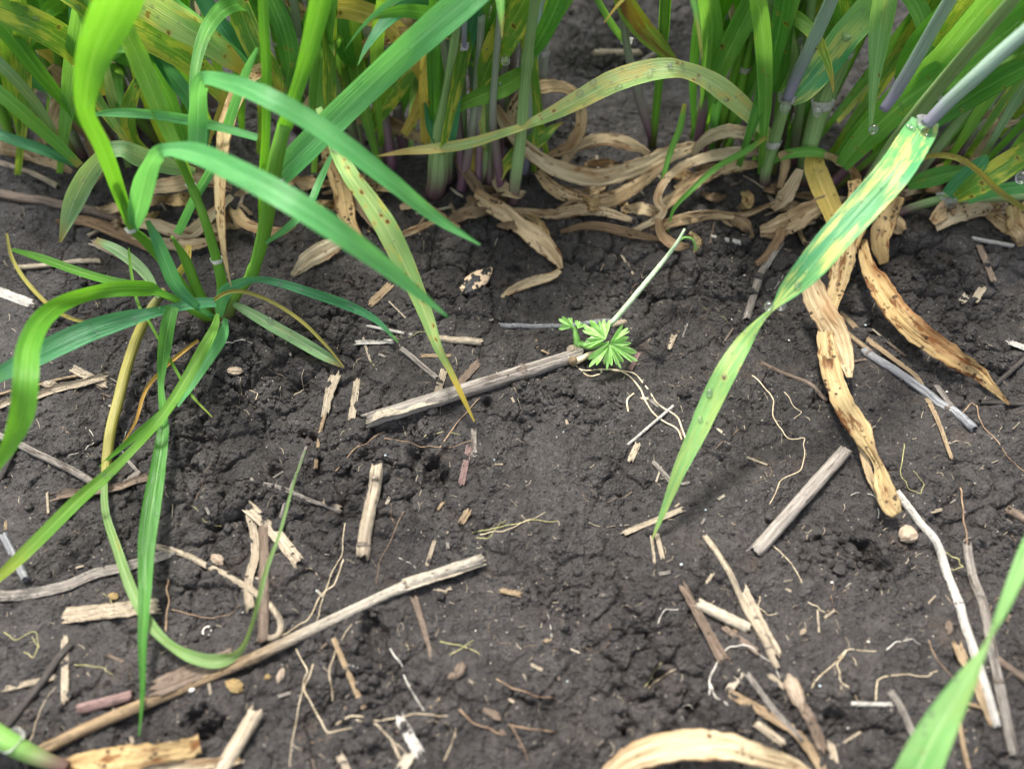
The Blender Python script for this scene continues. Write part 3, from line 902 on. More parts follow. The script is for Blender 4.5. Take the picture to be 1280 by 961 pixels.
leaf([(266, 376, 20, 4), (280, 367, 25, 5), (300, 364, 27, 5), (335, 375, 24, 5), (375, 400, 17, 5), (408, 432, 10, 4), (428, 456, 4, 1.5)], 'olive', yp, arc=.8)
leaf([(161, 310, 40, 2), (164, 340, 34, 4), (172, 378, 28, 4), (188, 405, 24, 4), (215, 454, 14, 4), (238, 492, 8, 4), (265, 521, 4, 1.5)], 'lime', yp, arc=.8)
leaf([(248, 425, 4, 4), (232, 437, 6, 5), (205, 460, 8, 5), (182, 488, 6, 5), (170, 525, 5, 4), (155, 552, 3, 2)], 'orange', yp, arc=.9)
leaf([(244, 214, 52, 8), (215, 209, 60, 20, 10), (175, 196, 70, 26), (148, 187, 76, 22, 25), (128, 196, 74, 20, -20), (108, 222, 66, 24), (90, 258, 56, 22), (75, 303, 46, 3)], 'pale', yp, key='L7', arc=.45)
# yellowed tiller that leans over and lies down
stem([(206, 362, 20, 8), (190, 385, 16, 12), (172, 420, 12, 13), (158, 461, 9, 13), (148, 500, 7, 13), (139, 535, 6, 13), (134, 570, 5, 12), (130, 606, 5, 8)], 'stemyellow', yp)
leaf([(130, 600, 6, 8), (132, 640, 6, 9, 10), (146, 685, 7, 11), (165, 738, 8, 13), (188, 781, 8, 13, -10), (215, 808, 7, 11, -20), (245, 822, 6, 16, 10), (275, 825, 6, 18, 15), (300, 812, 8, 11, 45), (316, 775, 12, 8, 50), (332, 715, 16, 6), (350, 665, 20, 4), (368, 600, 24, 3), (382, 562, 26, 1.5)], 'loop', yp, key='L14', arc=.5)
leaf([(8, 292, 4, 3), (16, 325, 5, 5), (38, 358, 5, 6), (70, 388, 5, 6), (105, 402, 6, 5), (150, 402, 8, 3)], 'olive', yp, arc=.9)
leaf([(215, 350, 22, 8), (232, 330, 30, 9), (236, 306, 36, 7)], 'yellow', yp)
leaf([(200, 372, 20, 6), (180, 340, 30, 13), (150, 315, 36, 14), (120, 300, 38, 8)], 'pale', yp)
collar(164, 288, 62, 13, yp)
collar(239, 233, 66, 12, yp)
collar(271, 326, 33, 14, yp)
collar(345, 226, 70, 20, yp)

# ------------------------------------------------------------------ the row of older plants behind
def tiller(parent, rng, px, py, lean, hgt, w=13, leaves=2, mats=('dark', 'mid', 'blue', 'mottle'), smat=('stempale',), low=None, dryp=.0):
    """one upright shoot: sheath stem rooted in the soil, blades leaving it at collars"""
    b = P(px, py, 0)
    d = unit(np.array([lean[0], lean[1], 1.0]))
    r0 = w * pxm(b) / 2
    n = 22
    t = np.linspace(0, 1, n)
    bend = np.array([rng.uniform(-.02, .02), rng.uniform(-.02, .02), 0])
    pts = b - d * .003 + d * (t * hgt)[:, None] + bend * (t ** 2)[:, None] * hgt / .2
    V, F, uv, fr = tube(pts, r0 * (1.08 - .35 * t) * np.clip((1 - t) / .12, .05, 1), 9, rough=.03, rng=rng)
    mesh_obj('stem', V, F, M[rng.choice(smat)], parent, uv, frac=fr)
    for k in range(leaves):
        a = (k + .7 + rng.uniform(-.25, .25)) / (leaves + .2) if low is None else rng.uniform(*low)
        a = min(a, .97)
        i = int(a * (n - 1))
        p0 = pts[i]
        az = rng.uniform(0, 2 * math.pi)
        out = np.array([math.cos(az), math.sin(az), 0])
        L = rng.uniform(.09, .19)
        wm = rng.uniform(.0065, .0105)
        up = rng.uniform(.5, 1.0)
        droop = rng.uniform(.5, 1.6)
        m = 26
        s_ = np.linspace(0, 1, m)
        ang0 = math.radians(rng.uniform(12, 35))
        ang = ang0 + droop * s_ ** 1.4 * 1.3
        step = L / (m - 1)
        q = [p0]
        for j in range(1, m):
            q.append(q[-1] + step * (out * math.sin(ang[j]) + d * math.cos(ang[j])))
        q = np.array(q)
        gz = sample(GS, q[:, 0], q[:, 1]) + .002
        q[:, 2] = np.maximum(q[:, 2], gz)
        wd = blade_width(s_, wm, .5)
        mt = rng.choice(mats) if rng.random() > dryp else rng.choice(('dry', 'drypale', 'yellow', 'dryspot'))
        dd_ = mt.startswith('dry')
        V, F, uv, fr = ribbon(q, wd, np.full(m, rng.uniform(-40, 40)) + rng.uniform(-60, 60) * s_, .4, 7, .02, .02, 0, rng, pleat=.09 if dd_ else 0)
        mesh_obj('leaf', V, F, M[mt], parent, uv, frac=fr)
        if rng.random() < .8:
            cp = np.array([p0 + d * r0 * z for z in np.linspace(-.6, .6, 5)])
            V, F, uv, fr = tube(cp, r0 * np.array([.9, .98, 1.03, 1.06, 1.12]), 10, cap=False, rough=.1, rng=rng)
            mesh_obj('collar', V, F, M['ligule'], parent, uv, frac=fr)

# clump behind the young plant, at the left end of the row
rl = root('cereal_plant', P(120, 210, 0), 'crowded cereal clump with yellow mottled drooping blades behind the lone young plant', 'cereal plant', )
rng = random.Random(11)
for px, py in [(20, 190), (60, 175), (95, 195), (140, 180), (170, 165), (200, 178), (30, 140), (80, 140), (130, 140), (230, 160), (265, 170), (185, 130), (240, 120)]:
    for jx, jy in ((0, 0), (rng.uniform(-14, 14), rng.uniform(-30, 4))):
      tiller(rl, rng, px + jx, py + jy, (rng.uniform(-.35, .25), rng.uniform(-.15, .35)), rng.uniform(.10, .17), rng.uniform(10, 14), 3, mats=('mid', 'mottle', 'dark', 'bright', 'blue'), smat=('stempale', 'stemgreen', 'stempurple'), dryp=.12)
leaf([(-40, -10, 120, 34), (0, 12, 112, 36), (45, 30, 104, 38, 10), (85, 55, 92, 36), (112, 85, 78, 26), (128, 120, 62, 8)], 'mottle', rl, key='M1')
leaf([(40, -40, 130, 34), (95, -8, 120, 38, -8), (130, 18, 110, 40), (175, 40, 100, 38, 5), (225, 68, 88, 34), (262, 100, 74, 26), (285, 135, 60, 8)], 'mottle', rl, key='M1b')
leaf([(120, -40, 130, 30), (165, -8, 122, 40, -10), (205, 18, 112, 42), (250, 45, 100, 36), (285, 72, 88, 26), (314, 97, 76, 5)], 'spotted', rl, key='M2')
leaf([(170, -30, 120, 24), (215, 12, 110, 34, 20), (260, 48, 96, 30), (298, 76, 84, 20), (318, 100, 74, 5)], 'teal', rl)
leaf([(240, -30, 110, 22), (262, 12, 98, 22, 15), (285, 45, 88, 22), (305, 76, 76, 14), (318, 102, 66, 4)], 'blue', rl)
leaf([(-30, -5, 110, 24), (10, 40, 94, 25, 12), (50, 92, 76, 20), (82, 130, 60, 13), (104, 158, 48, 9)], 'bright', rl, key='M4', arc=.7)
leaf([(-30, 92, 80, 16), (15, 130, 66, 19), (55, 165, 50, 17), (100, 207, 32, 10)], 'mid', rl, key='M5', arc=.6)
leaf([(-30, 155, 50, 13), (10, 172, 46, 14, 10), (55, 188, 38, 14), (98, 208, 28, 6)], 'blue', rl, arc=.6)
leaf([(-20, 60, 90, 14), (15, 95, 78, 15), (45, 130, 62, 13), (70, 170, 44, 8)], 'pale', rl, arc=.6)
leaf([(285, -30, 110, 26), (303, 20, 96, 30, 10), (320, 60, 84, 30), (340, 95, 70, 26), (350, 125, 58, 8)], 'mottle', rl, key='M7')
leaf([(330, -20, 100, 20), (352, 30, 88, 26, -10), (362, 75, 72, 24), (355, 115, 56, 6)], 'dark', rl)
leaf([(190, 200, 20, 14), (165, 175, 40, 18, 20), (160, 140, 56, 18), (172, 105, 70, 14), (190, 80, 80, 5)], 'mottle', rl)
leaf([(210, 185, 25, 12), (190, 130, 56, 20, -10), (172, 80, 80, 20), (165, 50, 92, 6)], 'brownstreak', rl)
leaf([(235, 190, 25, 10), (215, 130, 56, 18, -10), (190, 80, 80, 20), (170, 40, 100, 6)], 'dark', rl)
leaf([(260, 180, 25, 10), (240, 130, 56, 18, -10), (215, 95, 72, 20), (185, 60, 90, 6)], 'blue', rl)

# clump between the lone plant and the centre: tan broad blade, pale collars
rc = root('cereal_plant', P(440, 215, 0), 'cereal clump with a bent tan-yellow blade and whitish collars behind the blue-green blade', 'cereal plant')
rng = random.Random(23)
for px, py in [(395, 190), (425, 200), (455, 195), (480, 205), (410, 160), (440, 150), (505, 190), (370, 160)]:
    for jx, jy in ((0, 0), (rng.uniform(-14, 14), rng.uniform(-30, 4))):
      tiller(rc, rng, px + jx, py + jy, (rng.uniform(-.2, .12), rng.uniform(.0, .35)), rng.uniform(.11, .18), rng.uniform(9, 13), 3, mats=('dark', 'mid', 'blue', 'mottle'), smat=('stempale', 'stemgreen', 'stempurple'), dryp=.25)
stem([(450, 190, 0, 12), (436, 150, 22, 12), (420, 105, 48, 12), (408, 65, 72, 11), (398, 20, 98, 10), (392, -30, 126, 9)], 'stempale', rc)
collar(402, 58, 76, 17, rc)
stem([(404, 60, 74, 8), (402, 30, 90, 9), (398, 0, 110, 9), (394, -40, 130, 8)], 'stemblue', rc)
leaf([(395, -30, 110, 20), (405, 5, 100, 22, 15), (440, 12, 94, 26), (478, 26, 86, 26, -8), (505, 50, 76, 26), (522, 75, 66, 25, 10), (532, 105, 54, 18), (520, 140, 38, 14), (505, 168, 24, 10)], 'yellow', rc, key='C1', arc=.35, wavy=.03)
leaf([(524, 45, 70, 12), (518, 72, 62, 22, 10), (500, 100, 52, 28), (482, 128, 40, 26, -10), (468, 152, 28, 16), (462, 178, 18, 2)], 'mottle', rc, key='C2', jag=.06, wavy=.08)
leaf([(430, -20, 96, 20), (425, 30, 80, 24, 10), (432, 65, 66, 22), (448, 88, 54, 6)], 'dark', rc)
leaf([(485, -25, 100, 20), (500, 10, 86, 22), (506, 40, 72, 18), (500, 70, 60, 6)], 'drypale', rc, wavy=.1)

# central clump
cc = root('cereal_plant', P(600, 232, 0), 'central cereal clump with pale sheaths turning purple at the soil and one curled small blade', 'cereal plant')
rng = random.Random(31)
for px, py in [(560, 225), (580, 235), (597, 240), (612, 235), (655, 215), (540, 205), (590, 200), (625, 205), (570, 180), (645, 190)]:
    for jx, jy in ((0, 0), (rng.uniform(-14, 14), rng.uniform(-30, 4))):
      tiller(cc, rng, px + jx, py + jy, (rng.uniform(-.12, .12), rng.uniform(.05, .4)), rng.uniform(.12, .19), rng.uniform(9, 13), 3, mats=('dark', 'mid', 'blue', 'mottle', 'mid'), smat=('stempale', 'stempurple', 'stemblue'), low=(.45, .95), dryp=.1)
stem([(543, 244, -2, 24), (547, 222, 10, 26), (549, 190, 26, 27), (552, 160, 40, 22), (558, 120, 58, 14), (566, 70, 82, 12), (572, 20, 104, 11), (578, -40, 130, 10)], 'stempale', cc, sides=14)
stem([(579, 60, 84, 9), (579, 25, 100, 11), (579, -10, 118, 12), (580, -50, 136, 11)], 'stemblue', cc)
collar(577, 58, 84, 22, cc)
stem([(560, 228, 2, 11), (562, 190, 20, 12), (570, 130, 48, 12), (576, 68, 80, 11)], 'stempale', cc)
stem([(640, 256, -2, 13), (643, 236, 8, 15), (650, 180, 34, 15), (656, 110, 64, 14), (661, 60, 86, 14), (668, 5, 110, 13), (673, -40, 130, 12)], 'stempale', cc, bulge=(.62,))
stem([(628, 246, -2, 10), (622, 200, 20, 11), (616, 150, 44, 10), (619, 90, 72, 9), (624, 30, 98, 9), (628, -30, 124, 8)], 'stempurple', cc)
stem([(576, 240, -2, 14), (584, 200, 18, 12), (592, 150, 42, 11), (598, 90, 68, 11), (602, 20, 100, 10)], 'stempurple', cc)
leaf([(548, 172, 36, 8), (562, 146, 46, 12, 20), (578, 131, 52, 14), (604, 119, 58, 22, 8), (630, 108, 60, 26), (652, 94, 60, 20, -10), (672, 78, 58, 3)], 'lime', cc, key='K1', arc=.55)
leaf([(548, 180, 34, 10), (538, 160, 42, 10), (533, 138, 50, 6), (531, 128, 54, 2)], 'blue', cc)
leaf([(545, 168, 36, 16), (543, 120, 58, 17, 12), (542, 60, 84, 18), (545, 0, 110, 18), (548, -50, 130, 10)], 'dark', cc)
leaf([(533, 180, 30, 14), (530, 120, 56, 14, 12), (534, 60, 82, 15), (528, 20, 100, 6)], 'yellow', cc)
leaf([(560, 190, 30, 16), (566, 140, 50, 18), (572, 90, 70, 18), (588, 40, 92, 18, 15), (600, -20, 118, 14)], 'blue', cc)
leaf([(598, 95, 66, 10), (600, 50, 86, 16), (603, 0, 106, 18, 15), (606, -50, 126, 12)], 'mid', cc)
leaf([(600, 112, 60, 8), (612, 80, 74, 30, 10), (628, 50, 88, 40), (648, 15, 102, 42), (670, -30, 120, 36), (695, -80, 135, 16)], 'mottle', cc, key='K2', arc=.45)
leaf([(598, 118, 56, 10), (603, 90, 68, 16), (612, 50, 84, 18), (628, 5, 104, 16), (640, -40, 120, 10)], 'dark', cc)
leaf([(661, 75, 78, 8), (672, 55, 86, 20, 15), (688, 25, 98, 24), (705, -15, 112, 22), (725, -60, 128, 12)], 'dark', cc, arc=.5)
leaf([(590, 228, 6, 10), (600, 180, 26, 16), (596, 140, 44, 12), (588, 110, 56, 4)], 'yellow', cc)
leaf([(624, 224, 10, 8), (632, 206, 16, 15, 15), (655, 186, 22, 22), (676, 172, 26, 18), (692, 160, 28, 8), (704, 153, 28, 1.5)], 'mottle', cc, key='K3', jag=.05)

# the brown spotted pale blade that hangs from this clump to the end of the grey straw
leaf([(398, 135, 96, 8), (410, 160, 92, 13), (422, 190, 86, 18, 10), (440, 222, 80, 22), (462, 252, 74, 25, -6), (484, 286, 66, 29), (503, 325, 56, 27), (520, 362, 46, 22, 8), (535, 400, 36, 17), (548, 435, 27, 12, 20), (562, 462, 20, 8), (578, 496, 12, 7, -20), (593, 527, 4, 1.5)], 'spotted', rc, key='SP', arc=.3, nu=9, n=120)

# one thin open plant on the dark soil right of the centre
tp = root('cereal_plant', P(816, 182, 0), 'thin sparse cereal plant on bare dark soil with a brown streaked blade', 'cereal plant')
stem([(817, 183, -2, 10), (810, 158, 12, 11), (797, 116, 32, 11), (784, 60, 60, 10), (779, 20, 78, 10), (772, -40, 104, 9)], 'stempurple', tp)
collar(783, 52, 62, 15, tp)
leaf([(784, 55, 62, 8), (770, 38, 70, 9), (757, 18, 78, 9), (742, -10, 88, 8), (730, -40, 98, 4)], 'mid', tp, arc=.7)
leaf([(770, -35, 100, 24), (783, 5, 88, 27, 10), (802, 35, 76, 26), (825, 58, 66, 20), (846, 79, 58, 6)], 'brownstreak', tp, arc=.5)
stem([(816, 186, -2, 8), (820, 140, 22, 10), (828, 60, 58, 11), (831, 10, 82, 12), (833, -40, 104, 10)], 'stemgreen', tp)
leaf([(824, 98, 40, 8), (829, 50, 62, 13), (832, 0, 86, 15), (836, -50, 108, 10)], 'bright', tp, arc=.6)
leaf([(835, 290, 2, 1.5), (842, 262, 12, 5), (862, 240, 20, 7), (895, 210, 28, 8), (930, 190, 34, 9), (960, 170, 42, 6)], 'mid', tp, arc=.8)
leaf([(820, 258, 2, 3), (828, 225, 14, 6), (838, 190, 26, 8), (850, 160, 38, 9), (856, 130, 50, 6)], 'mid', tp, arc=.8)

# clump right of the centre with the long arching blade
rr_ = root('cereal_plant', P(950, 225, 0), 'cereal clump whose long pale dew-covered blade arches over the bare gap', 'cereal plant')
rng = random.Random(47)
for px, py in [(870, 190), (885, 195), (905, 200), (930, 190), (945, 185), (965, 215), (990, 205), (1010, 200), (900, 150), (940, 150), (980, 160), (1015, 165)]:
    for jx, jy in ((0, 0), (rng.uniform(-14, 14), rng.uniform(-30, 4))):
      tiller(rr_, rng, px + jx, py + jy, (rng.uniform(-.12, .15), rng.uniform(.0, .35)), rng.uniform(.12, .18), rng.uniform(10, 14), 3, mats=('dark', 'mid', 'bright', 'mottle'), smat=('stempale', 'stempurple', 'stemgreen'), low=(.4, .95), dryp=.1)
leaf([(968, 183, 22, 4), (957, 165, 32, 13, 12), (935, 140, 48, 22), (905, 114, 62, 26, 8), (878, 97, 70, 24, 25), (855, 88, 74, 20, 10), (835, 86, 76, 26, 20), (805, 91, 74, 31, 30), (765, 104, 68, 32, 32), (725, 125, 60, 27, 30), (690, 143, 52, 20, 30), (655, 158, 46, 12, 35), (625, 168, 42, 12, 25), (585, 180, 40, 14, 20), (545, 186, 38, 13, 15), (505, 190, 36, 8, 15), (472, 195, 34, 1.5)], 'arch', rr_, key='ARCH', arc=.35, nu=9)
leaf([(880, 150, 20, 8), (886, 95, 48, 22, 8), (890, 40, 76, 27), (884, -10, 102, 26, -8), (876, -60, 124, 14)], 'mid', rr_, key='Q1', arc=.5)
leaf([(893, 130, 36, 7), (900, 90, 54, 20, 15), (918, 50, 74, 28), (940, 5, 94, 30), (960, -45, 116, 20)], 'mid', rr_, key='Q2', arc=.5)
leaf([(962, 108, 46, 3), (955, 75, 60, 17, 15), (954, 35, 76, 22, -15), (962, -5, 92, 22), (968, -50, 110, 14)], 'dry', rr_, wavy=.08, jag=.06)
leaf([(978, 150, 26, 10), (984, 110, 46, 20), (984, 70, 64, 26, 8), (975, 25, 86, 26), (962, -20, 106, 22), (950, -60, 120, 10)], 'pale', rr_, arc=.5)
leaf([(965, 115, 44, 10), (973, 90, 56, 22), (978, 50, 74, 24), (985, 5, 94, 20), (990, -40, 114, 10)], 'dark', rr_)
stem([(956, 232, -2, 14), (958, 212, 8, 14), (968, 175, 26, 15), (978, 140, 44, 15), (986, 112, 58, 14)], 'stempale', rr_, sides=12)
stem([(983, 126, 54, 13), (996, 95, 66, 15), (1012, 62, 82, 16), (1030, 22, 100, 17), (1046, -15, 118, 16), (1065, -55, 136, 14)], 'stemblue', rr_, sides=12)
collar(984, 124, 52, 24, rr_)
collar(966, 181, 24, 20, rr_)
leaf([(988, 128, 52, 14), (1004, 112, 60, 30, 8), (1030, 82, 72, 36), (1060, 42, 88, 38, -5), (1098, 0, 104, 38), (1135, -45, 122, 26)], 'hero', rr_, key='Q3', arc=.35)
stem([(1005, 230, -2, 18), (1008, 200, 14, 20), (1018, 160, 32, 22), (1030, 120, 50, 21), (1045, 82, 68, 20), (1062, 40, 88, 18)], 'stempale', rr_, sides=12)
collar(1027, 132, 46, 27, rr_)
leaf([(964, 201, 14, 12), (980, 194, 20, 15), (1005, 190, 24, 16), (1024, 191, 26, 14), (1036, 196, 24, 8)], 'mid', rr_, arc=1.2)
leaf([(1030, 194, 26, 8), (1048, 200, 22, 11, 40), (1062, 210, 18, 10, -30), (1070, 226, 12, 14), (1066, 250, 7, 8)], 'dryspot', rr_, wavy=.2, jag=.12)
leaf([(1022, 190, 22, 14), (1018, 205, 22, 24, 8), (1027, 232, 18, 27), (1040, 262, 14, 24), (1048, 290, 10, 18, 20)], 'yellow', rr_, key='Q5', arc=.3)

# clump at the right end, leaning away from the gap, with the long blotched blade
re_ = root('cereal_plant', P(1120, 250, 0), 'leaning cereal clump with one long yellow blotched blade hanging to the soil', 'cereal plant')
rng = random.Random(59)
for px, py in [(1040, 235), (1060, 225), (1085, 215), (1110, 225), (1130, 240), (1090, 180), (1130, 190), (1160, 210), (1190, 200), (1230, 190), (1150, 160), (1240, 150)]:
    for jx, jy in ((0, 0), (rng.uniform(-14, 14), rng.uniform(-30, 4))):
      tiller(re_, rng, px + jx, py + jy, (rng.uniform(.1, .6), rng.uniform(.0, .4)), rng.uniform(.13, .19), rng.uniform(11, 15), 3, mats=('dark', 'mid', 'blue', 'mottle', 'mid'), smat=('stempale', 'stemgreen', 'stempurple'), low=(.4, .95), dryp=.1)
leaf([(1156, 152, 100, 33), (1148, 168, 99, 40, 4), (1120, 212, 96, 43, 5), (1085, 252, 90, 42), (1045, 296, 82, 40, 3), (1012, 335, 73, 36), (985, 364, 65, 24, 15), (966, 386, 58, 10, 50), (950, 402, 54, 12, 35), (930, 428, 48, 21, 10), (908, 464, 42, 27), (887, 506, 36, 27), (868, 548, 29, 23, -8), (850, 586, 22, 17), (836, 622, 14, 11), (824, 652, 7, 6), (815, 674, 3, 1.5)], 'hero', re_, key='HERO', arc=.28, nu=9, n=150)
stem([(1158, 156, 102, 16), (1185, 128, 110, 17), (1220, 96, 120, 19), (1250, 68, 128, 19), (1295, 28, 140, 18)], 'stemblue', re_, sides=12)
collar(1158, 152, 101, 22, re_)
stem([(1070, 262, -2, 18), (1090, 225, 20, 19), (1115, 185, 40, 19), (1140, 150, 60, 18), (1185, 95, 90, 18), (1240, 30, 124, 17), (1300, -40, 154, 16)], 'stempale', re_, sides=12)
stem([(1104, 138, 70, 12), (1122, 112, 80, 15), (1146, 72, 96, 16), (1170, 30, 112, 16), (1195, -12, 128, 16), (1220, -55, 144, 14)], 'stemblue', re_, sides=12)
leaf([(1052, 208, 20, 18), (1075, 180, 36, 30, 8), (1115, 140, 58, 38), (1160, 105, 76, 40), (1215, 72, 94, 42, -6), (1280, 22, 114, 42), (1340, -30, 132, 30)], 'mid', re_, key='E1', arc=.4)
leaf([(1050, 196, 18, 12), (1075, 165, 36, 22), (1120, 122, 62, 28), (1175, 75, 88, 30), (1235, 5, 120, 30), (1280, -45, 140, 18)], 'mid', re_, key='E2', arc=.5)
leaf([(1088, 162, 58, 4), (1091, 120, 70, 10), (1094, 85, 80, 18, 20), (1100, 40, 94, 27), (1106, 0, 108, 30), (1110, -45, 124, 20)], 'hero_low', re_, key='E3', arc=.5)
leaf([(1120, 100, 60, 4), (1132, 78, 72, 20, 15), (1148, 52, 84, 24), (1172, 22, 98, 20), (1200, -15, 112, 10)], 'dark', re_)
leaf([(1128, 140, 60, 8), (1165, 108, 74, 24), (1210, 62, 94, 34), (1260, 20, 112, 36), (1310, -20, 130, 26)], 'mid', re_)
leaf([(1170, 60, 80, 10), (1200, 20, 100, 34, 10), (1230, -15, 116, 36), (1270, -60, 134, 20)], 'mottle', re_)
leaf([(1150, 165, 40, 14), (1200, 130, 56, 26), (1250, 100, 72, 28), (1310, 70, 88, 18)], 'dark', re_)
leaf([(1135, 232, 14, 12), (1158, 224, 20, 22, 5), (1185, 217, 24, 21), (1215, 211, 26, 3)], 'dark', re_, key='E5', arc=.5)
leaf([(1185, 244, 16, 16), (1200, 228, 24, 22, 10), (1222, 208, 34, 20), (1234, 194, 40, 6)], 'blue', re_)
leaf([(1195, 248, 16, 12), (1220, 232, 26, 28), (1260, 206, 38, 32), (1310, 175, 54, 24)], 'mottle', re_, key='E6')
leaf([(1210, 252, 16, 8), (1240, 240, 20, 14), (1275, 234, 26, 16), (1320, 228, 32, 12)], 'teal', re_)
stem([(1120, 268, 2, 9), (1145, 258, 6, 11), (1178, 250, 10, 12), (1215, 247, 12, 13), (1260, 245, 14, 13), (1320, 243, 16, 12)], 'stempale', re_)
collar(1181, 249, 10, 20, re_)
leaf([(1150, 199, 40, 4), (1172, 194, 44, 7, 10), (1198, 198, 44, 8), (1222, 213, 38, 7, 20), (1245, 236, 28, 8), (1268, 253, 20, 7), (1290, 268, 12, 5)], 'olive', re_, key='E7', arc=.7)
leaf([(1275, 150, 30, 4), (1256, 156, 34, 9, 30), (1250, 140, 40, 9, -30), (1225, 148, 36, 7), (1195, 180, 22, 5), (1165, 195, 12, 3)], 'dry', re_, wavy=.2)

# broad overlapping blades that rise out of the top of the picture
rng = random.Random(404)
for par, x0, x1, k_, lean in ((rl, -20, 330, 16, -.05), (rc, 385, 520, 8, .0), (cc, 525, 690, 9, .08), (rr_, 862, 1010, 13, .12), (re_, 1030, 1290, 24, .62)):
    for k in range(k_):
        x = x0 + (x1 - x0) * (k + rng.random()) / k_
        y = rng.uniform(115, 185)
        s0 = lean + rng.uniform(-.32, .32)
        h0, w0 = rng.uniform(12, 40), rng.uniform(14, 27)
        sp_ = rng.uniform(.75, 1.0)
        bend = rng.uniform(-.18, .18)
        cts = [(x - s0 * 34, y + 34, 2, 7), (x - s0 * 16, y + 16, h0 * .55, 8)]
        for q, (dy_, ww) in enumerate(((0, .45), (55, .8), (110, 1), (165, 1), (225, .8), (280, .3))):
            cts.append((x + s0 * dy_ + bend * dy_ * dy_ / 200, y - dy_, h0 + dy_ * .48 * sp_, w0 * ww, rng.uniform(-12, 12) + (35 if k % 2 else -25)))
        leaf(cts, rng.choice(('mid', 'mid', 'bright', 'lime', 'mottle', 'mottle', 'spotted', 'dark', 'pale', 'hero_low')), par, arc=.45)

# tall shoots added behind the row, tops above the picture, to shade the litter
def tall(parent, rng, x, y):
    h = rng.uniform(.22, .34)
    b0 = np.array([x, y, ground(x, y, True)])
    d = unit(np.array([rng.uniform(-.15, .15), rng.uniform(-.12, .2), 1.0]))
    t = np.linspace(0, 1, 14)
    pts = b0 - d * .003 + d * (t * h)[:, None]
    V, F, uv, fr = tube(pts, .0022 * (1.08 - .3 * t) * np.clip((1 - t) / .12, .05, 1), 7, rough=.03, rng=rng)
    mesh_obj('stem', V, F, M[rng.choice(('stempale', 'stemblue', 'stempurple'))], parent, uv, frac=fr)
    for k in range(3):
        i = int((.5 + .2 * k + rng.uniform(-.05, .05)) * 13)
        az = rng.uniform(0, 2 * math.pi)
        out = np.array([math.cos(az), math.sin(az), 0])
        L, m = rng.uniform(.12, .2), 18
        s_ = np.linspace(0, 1, m)
        ang = math.radians(rng.uniform(15, 35)) + rng.uniform(.8, 1.5) * s_ ** 1.3
        q = [pts[i]]
        for j in range(1, m):
            q.append(q[-1] + L / (m - 1) * (out * math.sin(ang[j]) + d * math.cos(ang[j])))
        q = np.array(q)
        if np.any(q[:, 2] < .30 - .52 * q[:, 1]) and rng.random() < .85: continue
        V, F, uv, fr = ribbon(q, blade_width(s_, rng.uniform(.009, .013), .5), np.full(m, rng.uniform(-60, 60)), .4, 5, .02, .02, 0, rng)
        mesh_obj('leaf', V, F, M[rng.choice(('mid', 'dark', 'blue', 'deep'))], parent, uv, frac=fr)
rng = random.Random(303)
for i in range(9):
    x0 = -.40 + i * .10
    if i in (4,):
        lab = 'tall cereal shoots added to shade the bare gap, rising behind it out of the picture'
    else:
        lab = ('tall cereal shoots added to shade the row, behind ' + ['the crowded row end clump', 'the mottled drooping blades', 'the lone young plant', 'the bent tan-yellow blade', '', 'the brown streaked blade', 'the arching dewy blade', 'the long blotched blade', 'the leaning row end clump'][i])
    g_ = root('cereal_plant', (x0, .53, 0), lab, 'cereal plant')
    for k in range(10 if 3 < i < 6 else 4):
        tall(g_, rng, x0 + rng.uniform(-.06, .06), rng.uniform(.50, .66))

# plants that only reach into the picture from its lower corners
pb = root('cereal_plant', P(1110, 985, 0), 'cereal plant showing only one blade, green below and yellow at its twisted upper end', 'cereal plant')
leaf([(1312, 640, 62, 16), (1290, 676, 62, 19, 5), (1270, 722, 62, 17), (1253, 764, 62, 13, 20), (1238, 796, 60, 8, 50), (1226, 820, 58, 12, 30), (1208, 850, 54, 24, 10), (1184, 890, 48, 35), (1160, 935, 42, 45), (1138, 985, 34, 50), (1118, 1030, 20, 40)], 'hero_low', pb, key='LR', arc=.45, nu=9)
pc = root('cereal_plant', P(60, 945, 0), 'thick pale green shoot lying on the soil beside a stained dead blade', 'cereal plant')
stem([(84, 959, 4, 17), (62, 952, 6, 18), (40, 943, 8, 21), (15, 930, 11, 24), (-15, 912, 15, 26), (-60, 880, 20, 26)], 'stemjoint', pc, sides=14)
collar(14, 928, 11, 29, pc)

# ------------------------------------------------------------------ straws
def settle(c, r, stiff=True, lift=.55):
    """centre line of a piece lying across the soil: c rows (px, py) -> world points"""
    q = [P(*row[:2], 0) for row in c]
    w_ = catmull(np.array(q), 34 if len(c) > 2 else 26)
    g = sample(GS, w_[:, 0], w_[:, 1])
    if stiff:
        t = np.linspace(0, 1, len(w_))
        A = np.polyfit(t, g, 1)
        z = np.polyval(A, t)
        over = np.percentile(g - z, 80)
        w_[:, 2] = z + over * .6 + r * lift
    else:
        w_[:, 2] = g + r * lift
    return w_

